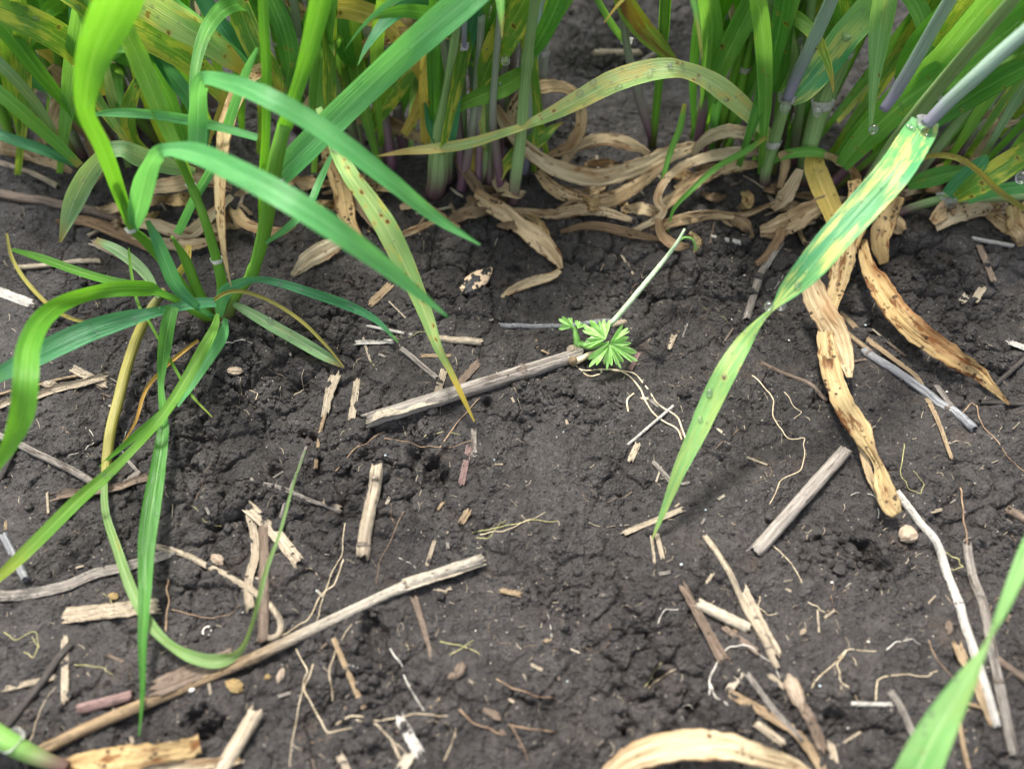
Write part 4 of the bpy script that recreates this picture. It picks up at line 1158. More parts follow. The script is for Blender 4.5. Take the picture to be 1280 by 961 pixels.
def straw(c, w_, mat, label, group=None, nodes=(), kind='round', stiff=None, hollow=True, name='straw', cat='straw', taper=.0, bend=None, lift=.75):
    sink = random.Random(int(c[0][0] * 3 + c[0][1])).uniform(.25, .75) if kind == 'round' else 0
    rng = random.Random(int(c[0][0] * 13 + c[0][1] * 5 + len(c)))
    mid = P(*c[len(c) // 2][:2], 0)
    r = w_ * pxm(mid) / 2
    stiff = (len(c) == 2) if stiff is None else stiff
    pts = settle(c, r, stiff, (lift if lift != .75 else sink) if kind == 'round' or lift != .75 else .4)
    n = len(pts)
    t = np.linspace(0, 1, n)
    if kind == 'round':
        rad = r * (1 - taper * t)
        for b in nodes: rad = rad * (1 + .16 * np.exp(-((t - b) / .02) ** 2) )
        V, F, uv, fr = tube(pts, rad, 14, rough=.08, jag=r * .9, hollow=min(.006, r * 3) if hollow else 0, oval=.86, rng=rng)
        o = mesh_obj(name, V, F, M[mat], None, uv, frac=fr)
        for b in nodes:
            i = max(1, min(n - 2, int(b * (n - 1))))
            d = unit(pts[i + 1] - pts[i - 1])
            pp_ = np.array([pts[i] + d * k * r for k in (-.34, -.16, 0, .16, .34)])
            V, F, uv, fr = tube(pp_, r * np.array([1.0, 1.10, 1.17, 1.12, 1.0]), 14, rough=.10, jag=r * .35, oval=.9, rng=rng)
            mesh_obj('joint', V, F, M['s_joint'], o, uv)
    else:
        arc = (1.25 if kind == 'split' else .3) * (-1 if rng.random() < .62 else 1)
        wd = np.full(n, r * 2) * (1 - taper * t)
        m = n
        V, F, uv, fr = ribbon(pts, wd * (1.15 if kind == 'split' else 1), np.full(n, rng.uniform(-12, 12)), arc, 9, .13, .05, .0005 if kind == 'split' else .00032, rng, ref=(0, 0, -1), pleat=.05)
        # splintered ends
        V = V.copy()
        nn = len(V) // 2
        for layer in (0, nn):
            for j in range(9):
                rj = random.Random(j * 7 + int(c[0][0]))
                for e, k in ((0, 0), (n - 1, -1)):
                    T = unit(pts[0] - pts[1]) if e == 0 else unit(pts[-1] - pts[-2])
                    V[layer + e * 9 + j] += T * rj.random() ** 2 * r * 1.6
        o = mesh_obj(name, V, F, M[mat], None, uv, frac=fr)
    return tag(o, label, cat, group)

straw([(462, 529), (722, 447)], 19, 's_grey', 'long weathered grey-brown straw with a dark joint pointing at the lobed seedling', nodes=(.73,), cat='straw')
straw([(465, 531), (500, 521), (566, 500)], 11, 's_pale', 'cream splinter peeled along the lower edge of the weathered grey straw', kind='flat', lift=2.4, name='straw_splinter', cat='splinter')
straw([(55, 941), (130, 902), (300, 834), (430, 768), (515, 731), (600, 703)], 14, 's_long', 'longest straw, brown to cream with a swollen joint, crossing beneath the green blades', nodes=(.83,), stiff=True)
straw([(516, 731), (598, 704)], 15, 's_pale', 'cream outer sleeve on the upper end of the longest straw', kind='split', name='straw_sleeve', cat='straw sleeve', lift=1.0)
straw([(203, 860), (292, 824)], 22, 's_brown', 'short thick ribbed brown straw lying against the longest straw', kind='split')
straw([(105, 886), (165, 870)], 14, 's_pink', 'pinkish brown stalk half sunk in soil under the long green blade')
straw([(472, 587), (462, 640), (454, 694)], 17, 's_beige', 'short upright-lying beige straw with a swollen joint at its lower end', nodes=(.93,))
straw([(1054, 566), (946, 688)], 18, 's_grey', 'hollow pale grey straw beside the twisted dry blade tip')
straw([(-20, 537), (58, 573), (117, 604)], 9, 's_grey', 'slim grey straw ending under the yellowed tiller')
straw([(-15, 746), (60, 739), (125, 716), (215, 690)], 12, 's_grey', 'long flattened grey straw crossing behind the folded green blades', kind='split', stiff=False)
straw([(84, 769), (196, 759)], 17, 's_beige', 'wide flat beige straw strip split along its length', kind='split')
straw([(83, 800), (83, 876)], 9, 's_beige', 'narrow flat beige chip lying upright next to a dark stalk', kind='flat')
straw([(88, 808), (45, 865), (8, 912)], 10, 's_dark', 'dark grey leaning stalk above the thick green shoot')
straw([(8, 861), (68, 846)], 7, 's_beige', 'thin beige chip across the dark leaning stalk', kind='flat')
straw([(322, 893), (278, 965)], 20, 's_beige', 'stout beige straw with a dark hollow end at the lower edge', nodes=())
straw([(882, 673), (925, 748), (970, 833)], 8, 's_beige', 'long slim beige straw running down beside a shorter wide one', nodes=(.9,))
straw([(928, 737), (968, 818)], 13, 's_beige', 'wide beige straw end touching the long slim straw', kind='split')
straw([(875, 757), (931, 784)], 15, 's_pale', 'short round cream straw with clean cut ends')
straw([(853, 735), (902, 824)], 12, 's_brown', 'brown ribbed straw left of the short round cream straw', kind='split', taper=-.4)
straw([(905, 785), (945, 815)], 8, 's_brown', 'brown sliver below the short round cream straw', kind='flat')
straw([(1122, 618), (1150, 655), (1178, 700), (1200, 762), (1212, 800), (1228, 850), (1244, 905)], 11, 's_white', 'curved bleached straw starting at the twisted dry blade tip', nodes=(.55,), stiff=False)
straw([(1208, 684), (1226, 750), (1238, 810), (1252, 880), (1265, 942)], 12, 's_grey', 'long grey to beige straw under the yellow twisted blade end', nodes=(.72,), stiff=False)
straw([(1196, 808), (1222, 860), (1242, 905)], 12, 's_tan', 'tan split straw crossing between two long straws', kind='split')
straw([(1246, 826), (1295, 862)], 10, 's_brown', 'brown straw leaving the picture past the grey to beige straw')
straw([(1196, 875), (1250, 892)], 5, 's_tan', 'thin tan sliver crossing beneath the grey to beige straw')
straw([(1199, 905), (1204, 935), (1214, 975)], 6, 's_tan', 'thin tan stalk beside the broad lower green blade')
straw([(1080, 441), (1140, 480), (1192, 516), (1214, 535)], 12, 's_steel', 'round blue-grey straw with a frayed knot between two dry blades', nodes=(.04, .80))
straw([(1050, 392), (1090, 430), (1128, 458), (1150, 480), (1168, 518), (1188, 572)], 9, 's_tan', 'thin tan curved stalk crossing over the round blue-grey straw', kind='flat', stiff=False, taper=.5)
straw([(1050, 412), (1085, 440)], 7, 's_tan', 'short tan stalk meeting the knot of the blue-grey straw')
straw([(780, 667), (853, 637)], 7, 's_beige', 'pale narrow chip under the tip of the long blotched blade', kind='flat')
straw([(814, 668), (818, 703)], 3.5, 's_beige', 'fine upright splinter at the tip of the long blotched blade', kind='flat')
straw([(821, 668), (828, 696)], 6, 's_beige', 'short grey-beige chip at the tip of the long blotched blade', kind='flat')
straw([(841, 508), (785, 556)], 4, 's_white', 'fine white sliver next to the looping seedling roots')
straw([(797, 556), (788, 575)], 8, 's_beige', 'small square beige chip below the fine white sliver', kind='flat')
straw([(816, 578), (838, 602)], 6, 's_grey', 'small grey chip beside the edge of the long blotched blade', kind='flat')
straw([(-10, 362), (38, 380)], 12, 's_white', 'bleached chip with a ragged end beside the arching bright blade', kind='flat')
straw([(22, 336), (60, 333), (126, 328)], 7, 's_beige', 'straight pale stalk behind the arching bright blade')
straw([(-10, 203), (35, 216), (72, 234)], 7, 's_beige', 'pale stalk beneath the crowded clump at the row end')
straw([(-10, 244), (50, 253), (100, 262), (150, 276)], 13, 's_brown', 'thick brown stalk running along the foot of the row end clump')
straw([(118, 305), (160, 325)], 9, 's_beige', 'short pale chip near the base of the yellow-tipped pale blade', kind='flat')
straw([(5, 508), (60, 493), (130, 474)], 12, 's_beige', 'flat beige straw strip with a splintered tip below the drooping bright blade', kind='split')
straw([(92, 462), (132, 482)], 10, 's_beige', 'short beige chip leaning on the splintered straw strip', kind='flat')
straw([(-10, 496), (80, 474), (110, 469)], 4, 's_tan', 'hair-thin tan stalk above the splintered straw strip')
straw([(72, 624), (130, 616), (186, 600)], 14, 's_brown', 'dark brown bark-like strip under the long green blade', kind='split')
straw([(150, 610), (172, 592)], 8, 's_grey', 'small light grey chip on the dark brown strip', kind='flat')
straw([(420, 472), (413, 492), (408, 516)], 15, 's_beige', 'ragged beige husk strip right of the clods', kind='flat', taper=.4)
straw([(408, 514), (400, 545), (395, 586)], 5, 's_tan', 'thin tan stalk hanging from the ragged husk strip')
straw([(447, 479), (440, 524)], 9, 's_beige', 'narrow beige chip beside the ragged husk strip', kind='flat')
straw([(465, 380), (486, 360)], 10, 's_tan', 'small tan chip between the drooping blade tips', kind='flat')
straw([(446, 429), (489, 428)], 8, 's_white', 'little white rectangular chip beyond the clods', kind='flat')
straw([(459, 408), (515, 419)], 4, 's_white', 'fine white stalk above the little white chip')
straw([(503, 438), (520, 452), (546, 474)], 7, 's_grey', 'greyish forked stalk beside the spotted blade')
straw([(555, 466), (547, 494)], 9, 's_beige', 'small beige chip just left of the spotted blade end', kind='flat')
straw([(598, 454), (572, 482)], 10, 's_brown', 'brown chip leaning on the weathered grey straw', kind='flat')
straw([(548, 425), (572, 427), (602, 429)], 10, 's_beige', 'broken beige stalk behind the spotted blade')
straw([(527, 445), (562, 445)], 5, 's_tan', 'thin tan chip left of the spotted blade', kind='flat')
straw([(592, 537), (593, 570)], 7, 's_grey', 'small grey chip at the brown tip of the spotted blade', kind='flat')
straw([(586, 562), (577, 605)], 8, 's_pink', 'pinkish curled flake below the spotted blade tip', kind='flat')
straw([(626, 408), (700, 409), (765, 403)], 7, 's_steel', 'blue-grey sunken stalk behind the lobed seedling')
straw([(765, 407), (781, 403)], 8, 's_beige', 'tan stub behind the lobed seedling')
straw([(312, 636), (345, 668), (373, 702)], 13, 's_beige', 'split beige straw end on top of the vertical brown stalk', kind='split', nodes=())
straw([(330, 662), (331, 730), (330, 800)], 13, 's_brown', 'vertical brown stalk beside the curling grey stem')
straw([(312, 640), (320, 690), (311, 730), (314, 760)], 11, 's_beige', 'crinkled pale flake left of the vertical brown stalk', kind='flat', stiff=False)
straw([(198, 684), (235, 695), (275, 715), (315, 738), (338, 757), (351, 778), (346, 796), (325, 798)], 8, 's_beige', 'long grey stem curling into a hook next to the longest straw', stiff=False)
straw([(383, 560), (368, 600), (350, 650)], 4, 's_grey', 'slim grey stalk pointing up out of the clods')
straw([(315, 600), (370, 618), (425, 640)], 6, 's_grey', 'thin grey stalk among the clods')
straw([(405, 628), (424, 636)], 7, 's_beige', 'beige tip lying at the end of the thin grey stalk', kind='flat')
straw([(418, 800), (436, 842), (455, 884)], 7, 's_tan', 'kinked tan stalk among the pale roots')
straw([(518, 748), (528, 780), (540, 822)], 9, 's_brown', 'tapering brown sliver below the end of the longest straw', kind='flat', taper=.5)
straw([(502, 902), (522, 938)], 13, 's_white', 'whitish split chip near the lower edge', kind='flat')
straw([(485, 915), (500, 948)], 4, 's_beige', 'fine beige splinter beside the whitish split chip')
straw([(425, 945), (440, 975)], 10, 's_beige', 'beige stub at the lower edge left of the whitish chip', kind='flat')
straw([(500, 965), (512, 945)], 14, 's_pale', 'ragged cream stub at the lower edge', kind='flat')
straw([(534, 706), (543, 677)], 5, 's_beige', 'small pale sliver above the end of the longest straw', kind='flat')
straw([(627, 738), (650, 743)], 7, 's_tan', 'tiny tan notched chip on the smooth bare soil', kind='flat')
straw([(585, 640), (578, 652)], 9, 's_tan', 'tiny tan chip above the pale thread-like roots', kind='flat')
straw([(1065, 880), (1112, 881)], 6, 's_white', 'small horizontal white stick under the looping roots')
straw([(1112, 866), (1130, 895), (1150, 935)], 10, 's_grey', 'grey straw with a ragged cream end beside the white stick')
straw([(913, 868), (950, 888), (985, 908), (1010, 935), (1035, 975)], 13, 's_tan', 'crinkled tan strip with a golden tip running off the lower edge', kind='flat', stiff=False)
straw([(935, 845), (965, 885), (1000, 925)], 8, 's_grey', 'grey stalk crossing under the crinkled tan strip')
straw([(946, 905), (975, 928)], 11, 's_beige', 'short stub with a white end below the crinkled tan strip')
straw([(1000, 885), (1012, 905), (1024, 935)], 16, 's_brown', 'brown ribbed stub below the grey striped husk', kind='split')
straw([(1038, 932), (1046, 975)], 9, 's_beige', 'upright pale chip at the lower edge', kind='flat')
straw([(914, 858), (925, 842)], 9, 's_pale', 'small cream wedge-shaped chip above the crinkled tan strip', kind='flat')
straw([(962, 845), (978, 858)], 7, 's_beige', 'short bent chip touching the grey striped husk', kind='flat')
straw([(975, 306), (952, 340), (944, 362), (933, 400)], 9, 's_grey', 'ragged grey stalk just left of the twisted narrow part of the blotched blade', stiff=False)
straw([(1218, 376), (1228, 360)], 9, 's_beige', 'small beige chip right of the golden spotted dry blade', kind='flat')
straw([(1202, 378), (1206, 373)], 9, 's_pale', 'tiny cream chip left of a small beige chip', kind='flat')
straw([(1260, 428), (1290, 440)], 9, 's_white', 'white stub by the right edge above the dry blade tip', kind='flat')
straw([(1240, 485), (1290, 440)], 6, 's_dark', 'dark stalk by the dry blade tip')
straw([(1225, 503), (1290, 506)], 8, 's_dark', 'dark twig by the right edge below the dry blade tip')
straw([(1215, 300), (1262, 310)], 6, 's_white', 'fine white sliver under the right end of the row')
straw([(1222, 310), (1238, 355)], 8, 's_brown', 'brown chip under the right end of the row', kind='flat')
straw([(1170, 482), (1192, 512)], 7, 's_grey', 'short grey sliver lying over the blue-grey straw', kind='flat')
straw([(1260, 640), (1298, 662)], 11, 's_brown', 'brown stub where the yellow blade end meets the edge')
straw([(952, 455), (1000, 475), (1032, 500)], 6, 's_brown', 'curved brown twig pointing at the twisted dry blade')
straw([(842, 421), (836, 436)], 7, 's_beige', 'small pale chip right of the lobed seedling', kind='flat')
straw([(798, 442), (788, 462)], 6, 's_pink', 'small reddish chip by the lobed leaf', kind='flat')
straw([(890, 298), (927, 306)], 7, 's_white', 'white blunt stick beneath the row by the wilted seedling tip')
straw([(745, 72), (800, 66)], 10, 's_beige', 'pale straw lying on dark soil behind the thin plant')
straw([(770, 100), (830, 62)], 7, 's_grey', 'grey straw behind the thin plant on dark soil')
straw([(10, 905), (36, 960)], 6, 's_dark', 'dark twig in the lower corner')
straw([(8, 672), (35, 725)], 9, 's_steel', 'blackish blue-grey twig under the tip of the pale green blade')
straw([(0, 600), (20, 560)], 8, 's_dark', 'dark twig below the drooping bright blade')

# ------------------------------------------------------------------ dead blades lying at the foot of the row and on the soil
def dry(c, mat, label, group=None, arc=.5, wavy=.09, jag=.08, key=None, cat='dry leaf'):
    if key is None: c = [(r_[0], r_[1], r_[2], r_[3] * 1.18, (r_[4] if len(r_) > 4 else 0) + 22 * math.sin(i * 2.1 + r_[0])) for i, r_ in enumerate(c)]
    return leaf(c, mat, None, 'dry_leaf', arc=arc * .6 * (1 if int(c[0][0] + c[1][1]) % 2 else -1), wavy=wavy * .6, jag=jag, pleat=.06, key=key, label=label, cat=cat, group=group, thick=.00022, nu=15)

dry([(1012, 340, 24, 16, 10), (1016, 362, 20, 24), (1030, 392, 16, 26, 8), (1046, 418, 13, 24), (1056, 445, 11, 18), (1062, 472, 9, 6)], 'drypale', 'cream strand folded over the top of the long twisted dry blade', arc=.4)
dry([(1060, 285, 30, 20, 20), (1055, 320, 26, 27), (1048, 352, 20, 22, -20), (1038, 385, 15, 18, 20), (1032, 420, 12, 20), (1037, 455, 10, 24), (1046, 485, 9, 24, -10), (1060, 515, 9, 26), (1076, 540, 10, 27, 15), (1090, 566, 11, 17, 45), (1098, 582, 11, 15, 40), (1104, 605, 10, 22, 8), (1114, 632, 8, 24), (1122, 643, 7, 14)], 'dryspot', 'long twisted golden dry blade with brown spots hanging from the row to the bare soil', key='D2', arc=.5)
dry([(1068, 535, 6, 6), (1078, 565, 5, 7), (1090, 600, 4, 9, 20), (1108, 635, 3, 6)], 's_beige' if False else 'drypale', 'thin pale strand beneath the twisted golden dry blade')
dry([(1077, 300, 14, 12), (1084, 330, 16, 16), (1098, 355, 16, 26, -8), (1118, 386, 14, 28), (1145, 413, 12, 29, 8), (1172, 433, 10, 27), (1200, 452, 8, 24), (1222, 466, 6, 18), (1240, 484, 4, 11, 15), (1262, 506, 2, 2)], 'dryspot', 'flat golden dry blade with dark blotches lying right of the twisted one', key='D3', arc=.4)
dry([(593, 243, 8, 15), (612, 256, 8, 18, 10), (632, 266, 7, 20), (650, 282, 6, 18, -10), (670, 297, 6, 22), (690, 316, 4, 18), (702, 336, 2, 5)], 'dry', 'tan dry blade running down to bare soil from the central purple stems')
dry([(700, 338, 3, 6), (690, 345, 3, 9), (665, 352, 3, 11), (640, 362, 2, 9), (628, 372, 1, 3)], 'drypale', 'short cream torn blade tip below the tan dry blade')
dry([(660, 190, 18, 10), (645, 170, 26, 12), (640, 145, 34, 14, 10), (655, 118, 42, 15), (682, 108, 44, 15), (710, 112, 40, 14, -15), (724, 130, 34, 12), (726, 158, 26, 13), (712, 182, 18, 13), (684, 196, 12, 6)], 'dry', 'arched tan dry blade looping behind the arching pale blade')
dry([(618, 132, 44, 12, 30), (630, 152, 36, 14, 20), (650, 178, 28, 15), (680, 203, 20, 17, -10), (715, 217, 15, 20), (752, 222, 12, 20), (795, 210, 11, 18, 10), (840, 192, 12, 17), (880, 180, 12, 8)], 'drypale', 'long cream dry blade sweeping along the foot of the row across the gap')
dry([(672, 214, 10, 9), (690, 234, 8, 14), (720, 250, 7, 16, 10), (755, 252, 6, 17), (790, 236, 7, 15, -15), (815, 218, 8, 11), (838, 200, 9, 4)], 'dry', 'curved tan dry blade below the long cream one across the gap')
dry([(702, 206, 10, 8), (722, 184, 16, 12, 15), (755, 174, 20, 14), (785, 180, 18, 14), (812, 192, 14, 6)], 'dry', 'short arched tan dry blade behind the long cream one')
dry([(790, 330 - 40, 3, 6), (828, 268, 8, 8), (822, 250, 12, 9), (828, 232, 16, 9, 20), (846, 212, 18, 9), (880, 198, 18, 12), (918, 191, 16, 12, -10), (955, 190, 12, 9)], 'drypale', 'looping cream dry blade rising beside the wilted seedling tip')
dry([(826, 262, 6, 10), (838, 250, 8, 13), (860, 236, 10, 12), (890, 216, 12, 13, 10), (925, 207, 10, 12), (950, 206, 8, 5)], 'dry', 'tan dry blade under the looping cream one')
dry([(822, 265, 6, 7), (826, 290, 6, 10), (842, 306, 5, 12), (862, 308, 4, 4)], 'drybrown', 'brown shrivelled blade behind the wilted seedling tip')
dry([(812, 285, 3, 7), (850, 275, 4, 12), (890, 268, 5, 12, 15), (925, 270, 5, 8), (962, 256, 6, 4)], 'dry', 'low tan dry blade lying flat behind the white blunt stick')
dry([(866, 195, 12, 7), (878, 178, 20, 11), (905, 165, 26, 15), (940, 168, 24, 13, 15), (960, 178, 18, 7)], 'drypale', 'cream dry blade arched through the stems right of the gap')
dry([(950, 290, 5, 12), (968, 286, 7, 22, 8), (995, 274, 9, 24), (1020, 260, 12, 20), (1040, 246, 16, 10)], 'dry', 'wide tan dry blade with dark flecks below the clump beside the gap')
dry([(966, 262, 4, 7), (978, 250, 10, 15), (990, 232, 18, 16, 12), (1000, 212, 26, 8)], 'drypale', 'short upright cream dead sheath at the clump beside the gap')
dry([(974, 235, 6, 6), (982, 205, 16, 10, 20), (976, 190, 22, 9)], 'dry', 'curled tan sheath hugging a purple stem')
dry([(945, 330, 2, 6), (960, 318, 3, 10), (972, 300, 5, 13, 15), (978, 284, 8, 8)], 'drybrown', 'brown torn sheath end above the ragged grey stalk')
dry([(1105, 330, 6, 10), (1100, 300, 10, 20), (1108, 272, 14, 22, 12), (1124, 246, 20, 12)], 'dryspot', 'short spotted dead sheath hanging below the row end clump')
dry([(1270, 255, 14, 16), (1272, 278, 9, 22), (1284, 305, 4, 18)], 'dryspot', 'golden dry blade at the edge under the olive thin blade')
dry([(1170, 285, 4, 8), (1190, 272, 5, 16), (1222, 262, 6, 18, 10), (1260, 260, 6, 12)], 'drypale', 'cream dry blade flat beneath the low green stem at the row end')
dry([(1165, 278, 6, 10), (1180, 262, 8, 20, 10), (1205, 246, 8, 14)], 'dry', 'crumpled tan blade beneath the low green stem')
dry([(1180, 225, 10, 6), (1215, 200, 14, 14), (1250, 150, 22, 16), (1290, 130, 30, 12)], 'dry', 'tan dry blade slanting behind the row end clump')
dry([(1040, 350, 10, 10), (1060, 300, 18, 26, 12), (1072, 262, 24, 24, -15), (1068, 225, 30, 12)], 'dryspot', 'crumpled spotted dead blade where the twisted one hangs from', wavy=.16)
dry([(425, 215, 12, 14), (440, 238, 10, 18), (458, 262, 8, 18, 8), (478, 292, 5, 8)], 'drybrown', 'brown dry blade to the side of the spotted blade')
dry([(398, 160, 30, 18), (418, 200, 22, 24, 10), (428, 240, 14, 22), (435, 275, 8, 18), (452, 300, 4, 6)], 'dryspot', 'upright golden dead blade behind the spotted blade')
dry([(445, 148, 24, 12), (470, 150, 24, 18, 10), (500, 160, 18, 18), (530, 175, 12, 8)], 'dry', 'curved tan dead blade right under the blue-green blade')
dry([(378, 142, 36, 10), (400, 124, 40, 20), (425, 120, 38, 18, 12), (448, 134, 30, 6)], 'dry', 'short arched tan dead blade between two cereal clumps')
dry([(365, 345, 2, 5), (385, 325, 4, 18, 8), (410, 310, 5, 20), (435, 296, 6, 8)], 'drypale', 'pale torn dead blade on soil behind the drooping blue-green tip')
dry([(300, 285, 6, 8), (292, 262, 12, 13), (308, 280, 10, 12, 10), (345, 290, 6, 10), (370, 282, 5, 4)], 'dry', 'tan dead blade looping behind the young plant stems')
dry([(150, 275, 6, 7), (195, 282, 8, 14), (235, 292, 8, 15, 10), (262, 270, 12, 12), (290, 245, 18, 6)], 'drypale', 'cream dead blade across the back of the young plant')
dry([(160, 300, 4, 5), (200, 304, 5, 13, 15), (240, 306, 5, 13), (280, 296, 6, 5)], 'drypale', 'lower cream dead blade across the back of the young plant')
dry([(170, 235, 12, 9), (210, 232, 14, 17), (250, 225, 14, 15, 10), (290, 236, 10, 8)], 'dry', 'upper tan dead blade across the back of the young plant')
dry([(60, 85, 60, 16), (82, 110, 50, 26, 10), (78, 140, 36, 26), (60, 175, 20, 12)], 'dry', 'broad tan dead blade hanging inside the row end clump')
dry([(95, 150, 34, 14), (120, 170, 26, 26), (125, 200, 16, 22, 12), (110, 235, 6, 8)], 'drybrown', 'broad brown dead blade under the row end clump')
dry([(0, 185, 12, 14), (25, 188, 10, 20, 10), (60, 200, 8, 14), (90, 215, 5, 5)], 'dry', 'tan dead blade at the edge under the row end clump')
dry([(70, 278, 4, 6), (105, 276, 6, 11), (150, 292, 5, 13), (200, 318, 3, 5)], 'drybrown', 'brown dead blade beside the tip of the pale sage blade')
dry([(570, 195, 18, 8), (585, 218, 12, 12, 10), (604, 246, 6, 12), (612, 262, 3, 5)], 'drybrown', 'brown dead sheath between the central stems')
dry([(500, 260, 4, 6), (520, 255, 5, 11), (545, 268, 4, 11), (575, 285, 2, 4)], 'dry', 'small tan dead blade in front of the central stems')
dry([(640, 262, 3, 5), (690, 268, 4, 11), (740, 262, 5, 12), (790, 275, 3, 5)], 'dry', 'flat tan dead blade at the foot of the gap')
dry([(700, 290, 2, 4), (740, 282, 4, 9), (790, 292, 4, 10), (830, 300, 2, 4)], 'drybrown', 'flat brown dead blade at the foot of the gap')
dry([(82, 955, 4, 12, 15), (110, 952, 6, 22), (150, 948, 6, 26, -8), (190, 943, 6, 22), (225, 938, 6, 22), (250, 930, 6, 20)], 'dryspot', 'cream and black stained dead blade torn open at its end beside the thick green shoot', jag=.12)
dry([(160, 962, 2, 8), (220, 957, 3, 12), (280, 952, 3, 10), (300, 950, 2, 6)], 'drypale', 'narrow cream dead blade below the stained torn one')
dry([(745, 990, 4, 18), (775, 957, 8, 28, 12), (815, 938, 11, 34), (865, 930, 13, 36, -6), (915, 934, 12, 31), (955, 946, 12, 26, 15), (995, 958, 6, 18), (1025, 975, 3, 6)], 'drypale', 'wide curled cream dead blade with golden ribs at the lower edge', arc=.45, wavy=.05, key='BOT')

# scattered dead blades of the mat under the row
rng = random.Random(77)
MAT = [('dry', 'tan'), ('drypale', 'cream'), ('drybrown', 'brown'), ('dryspot', 'spotted golden')]
SPOTS = [(60, 150, 90, 'under the crowded row end clump', 9), (220, 250, 90, 'behind the young lone plant', 10), (430, 230, 70, 'below the clump with the bent tan blade', 9), (600, 255, 60, 'around the central stems', 8),
         (760, 230, 70, 'in the gap of the row', 8), (930, 240, 70, 'below the clump with the arching dewy blade', 11), (1060, 270, 60, 'where the spotted twisted blade hangs', 7), (1200, 235, 80, 'below the leaning row end clump', 12)]
for sx, sy, sr, where, n in SPOTS:
    for k in range(n):
        mt, word = MAT[rng.choice((0, 0, 1, 2, 2, 3))]
        x, y = sx + rng.uniform(-1, 1) * sr, sy + rng.uniform(-.45, .5) * 70
        a = rng.uniform(-.7, .7) + (math.pi if rng.random() < .5 else 0)
        L = rng.uniform(30, 80)
        c, q, bend = [], a, rng.uniform(-.7, .7)
        wmx = rng.uniform(7, 16)
        for i in range(5):
            c.append((x, y, 2 + 9 * math.sin(i / 4 * math.pi) * rng.random(), max(2, wmx * math.sin((i + .6) / 5.2 * math.pi)), rng.uniform(-35, 35)))
            x += math.cos(q) * L / 4; y += math.sin(q) * L / 4 * .7
            q += bend * .6 + rng.uniform(-.3, .3)
        dry(c, mt, f'{word} shrivelled dead blade in the litter {where}', f'{word} dead blades {where}', wavy=.18, jag=.12)

for sx, sy, sr, where_, n in SPOTS:
    for k in range(9):
        x, y = sx + rng.uniform(-1, 1) * sr, sy + rng.uniform(-.5, .6) * 70
        a = rng.uniform(0, 3.14)
        L = rng.uniform(14, 46)
        mt, word = rng.choice((('s_beige', 'beige'), ('s_tan', 'tan'), ('s_pale', 'cream'), ('s_brown', 'brown')))
        straw([(x, y), (x + math.cos(a) * L / 2 + rng.uniform(-3, 3), y + math.sin(a) * L * .35), (x + math.cos(a) * L, y + math.sin(a) * L * .7)], rng.uniform(2, 6), mt, f'thin {word} stalk in the litter {where_}', f'thin {word} stalks {where_}', kind=rng.choice(('flat', 'round')), stiff=False, lift=1.2, name='thin_stalk', cat='stalk')

# ------------------------------------------------------------------ the lobed seedling and its roots
sd = root('seedling', P(722, 437, 0), 'pale green seedling with a fan of finely cut lobes growing beside a grey straw', 'seedling')
def lobed(c, r_px, a0, a1, nl, parent, h, mat='seedgreen', tilt=.25, seed=1):
    rg = random.Random(seed)
    p = P(*c, h)
    r = r_px * pxm(p)
    V, F = [p], []
    # radial profile of lobes, each with toothed end
    na, nr = 150, 7
    ang = np.linspace(a0, a1, na)
    s_ = (ang - a0) / (a1 - a0) * nl
    ph = s_ - np.floor(s_)
    lobe = np.abs(np.sin(ph * math.pi)) ** .26
    teeth = .72 + .28 * np.abs(np.sin(ph * math.pi * 3.0)) ** .7 + .03 * np.sin(ang * 31)
    ext = np.array([1 + .18 * math.sin(k * 2.3 + seed) for k in range(nl + 1)])[np.minimum(np.floor(s_).astype(int), nl)]
    rad = r * (0.26 + .74 * lobe) * teeth * ext
    up = unit(np.array([.0, -.25, 1.0]))
    ax = unit(np.cross(up, [0, 1, 0])) * -1
    ax = unit(np.array([1, 0, 0]) - up * up[0])
    ay = np.cross(up, ax)
    idx = []
    for i in range(na):
        row = []
        for j in range(1, nr + 1):
            q = j / nr
            ra = rad[i] * q
            z = r * (tilt * q * q * -.5 + .16 * q * math.cos(ph[i] * 2 * math.pi) + .16 * q * math.sin(ang[i] * 2 + seed))
            V.append(p + ax * math.cos(ang[i]) * ra - ay * math.sin(ang[i]) * ra + up * z)
            row.append(len(V) - 1)
        idx.append(row)
    for i in range(na - 1):
        F.append((0, idx[i][0], idx[i + 1][0]))
        for j in range(nr - 1):
            F.append((idx[i][j], idx[i][j + 1], idx[i + 1][j + 1], idx[i + 1][j]))
    return mesh_obj('leaf', V, F, M[mat], parent)
# angles in the picture, clockwise from the right
lobed((762, 430), 33, math.radians(-62), math.radians(150), 6, sd, 14, seed=3)
lobed((757, 424), 31, math.radians(152), math.radians(292), 3, sd, 16, seed=5, tilt=.4)
lobed((716, 409), 19, math.radians(165), math.radians(270), 3, sd, 12, seed=6, tilt=.3)
lobed((722, 411), 13, math.radians(250), math.radians(340), 2, sd, 14, seed=7, tilt=.3)
def stalk(c, mat, parent, name='stalk', sides=8):
    w_ = catmull(ctrl_world(c), max(18, 6 * len(c)))
    V, F, uv, fr = tube(w_[:, :3], w_[:, 3] / 2, sides, rough=.04, rng=random.Random(4))
    return mesh_obj(name, V, F, M[mat], parent, uv, frac=fr)
stalk([(722, 440, 0, 9), (726, 430, 5, 8), (738, 434, 7, 6), (750, 431, 11, 4), (761, 428, 14, 3)], 'seedgreen', sd)
stalk([(722, 438, 1, 9), (721, 425, 6, 8), (718, 412, 10, 5), (715, 408, 12, 3)], 'seedgreen', sd)
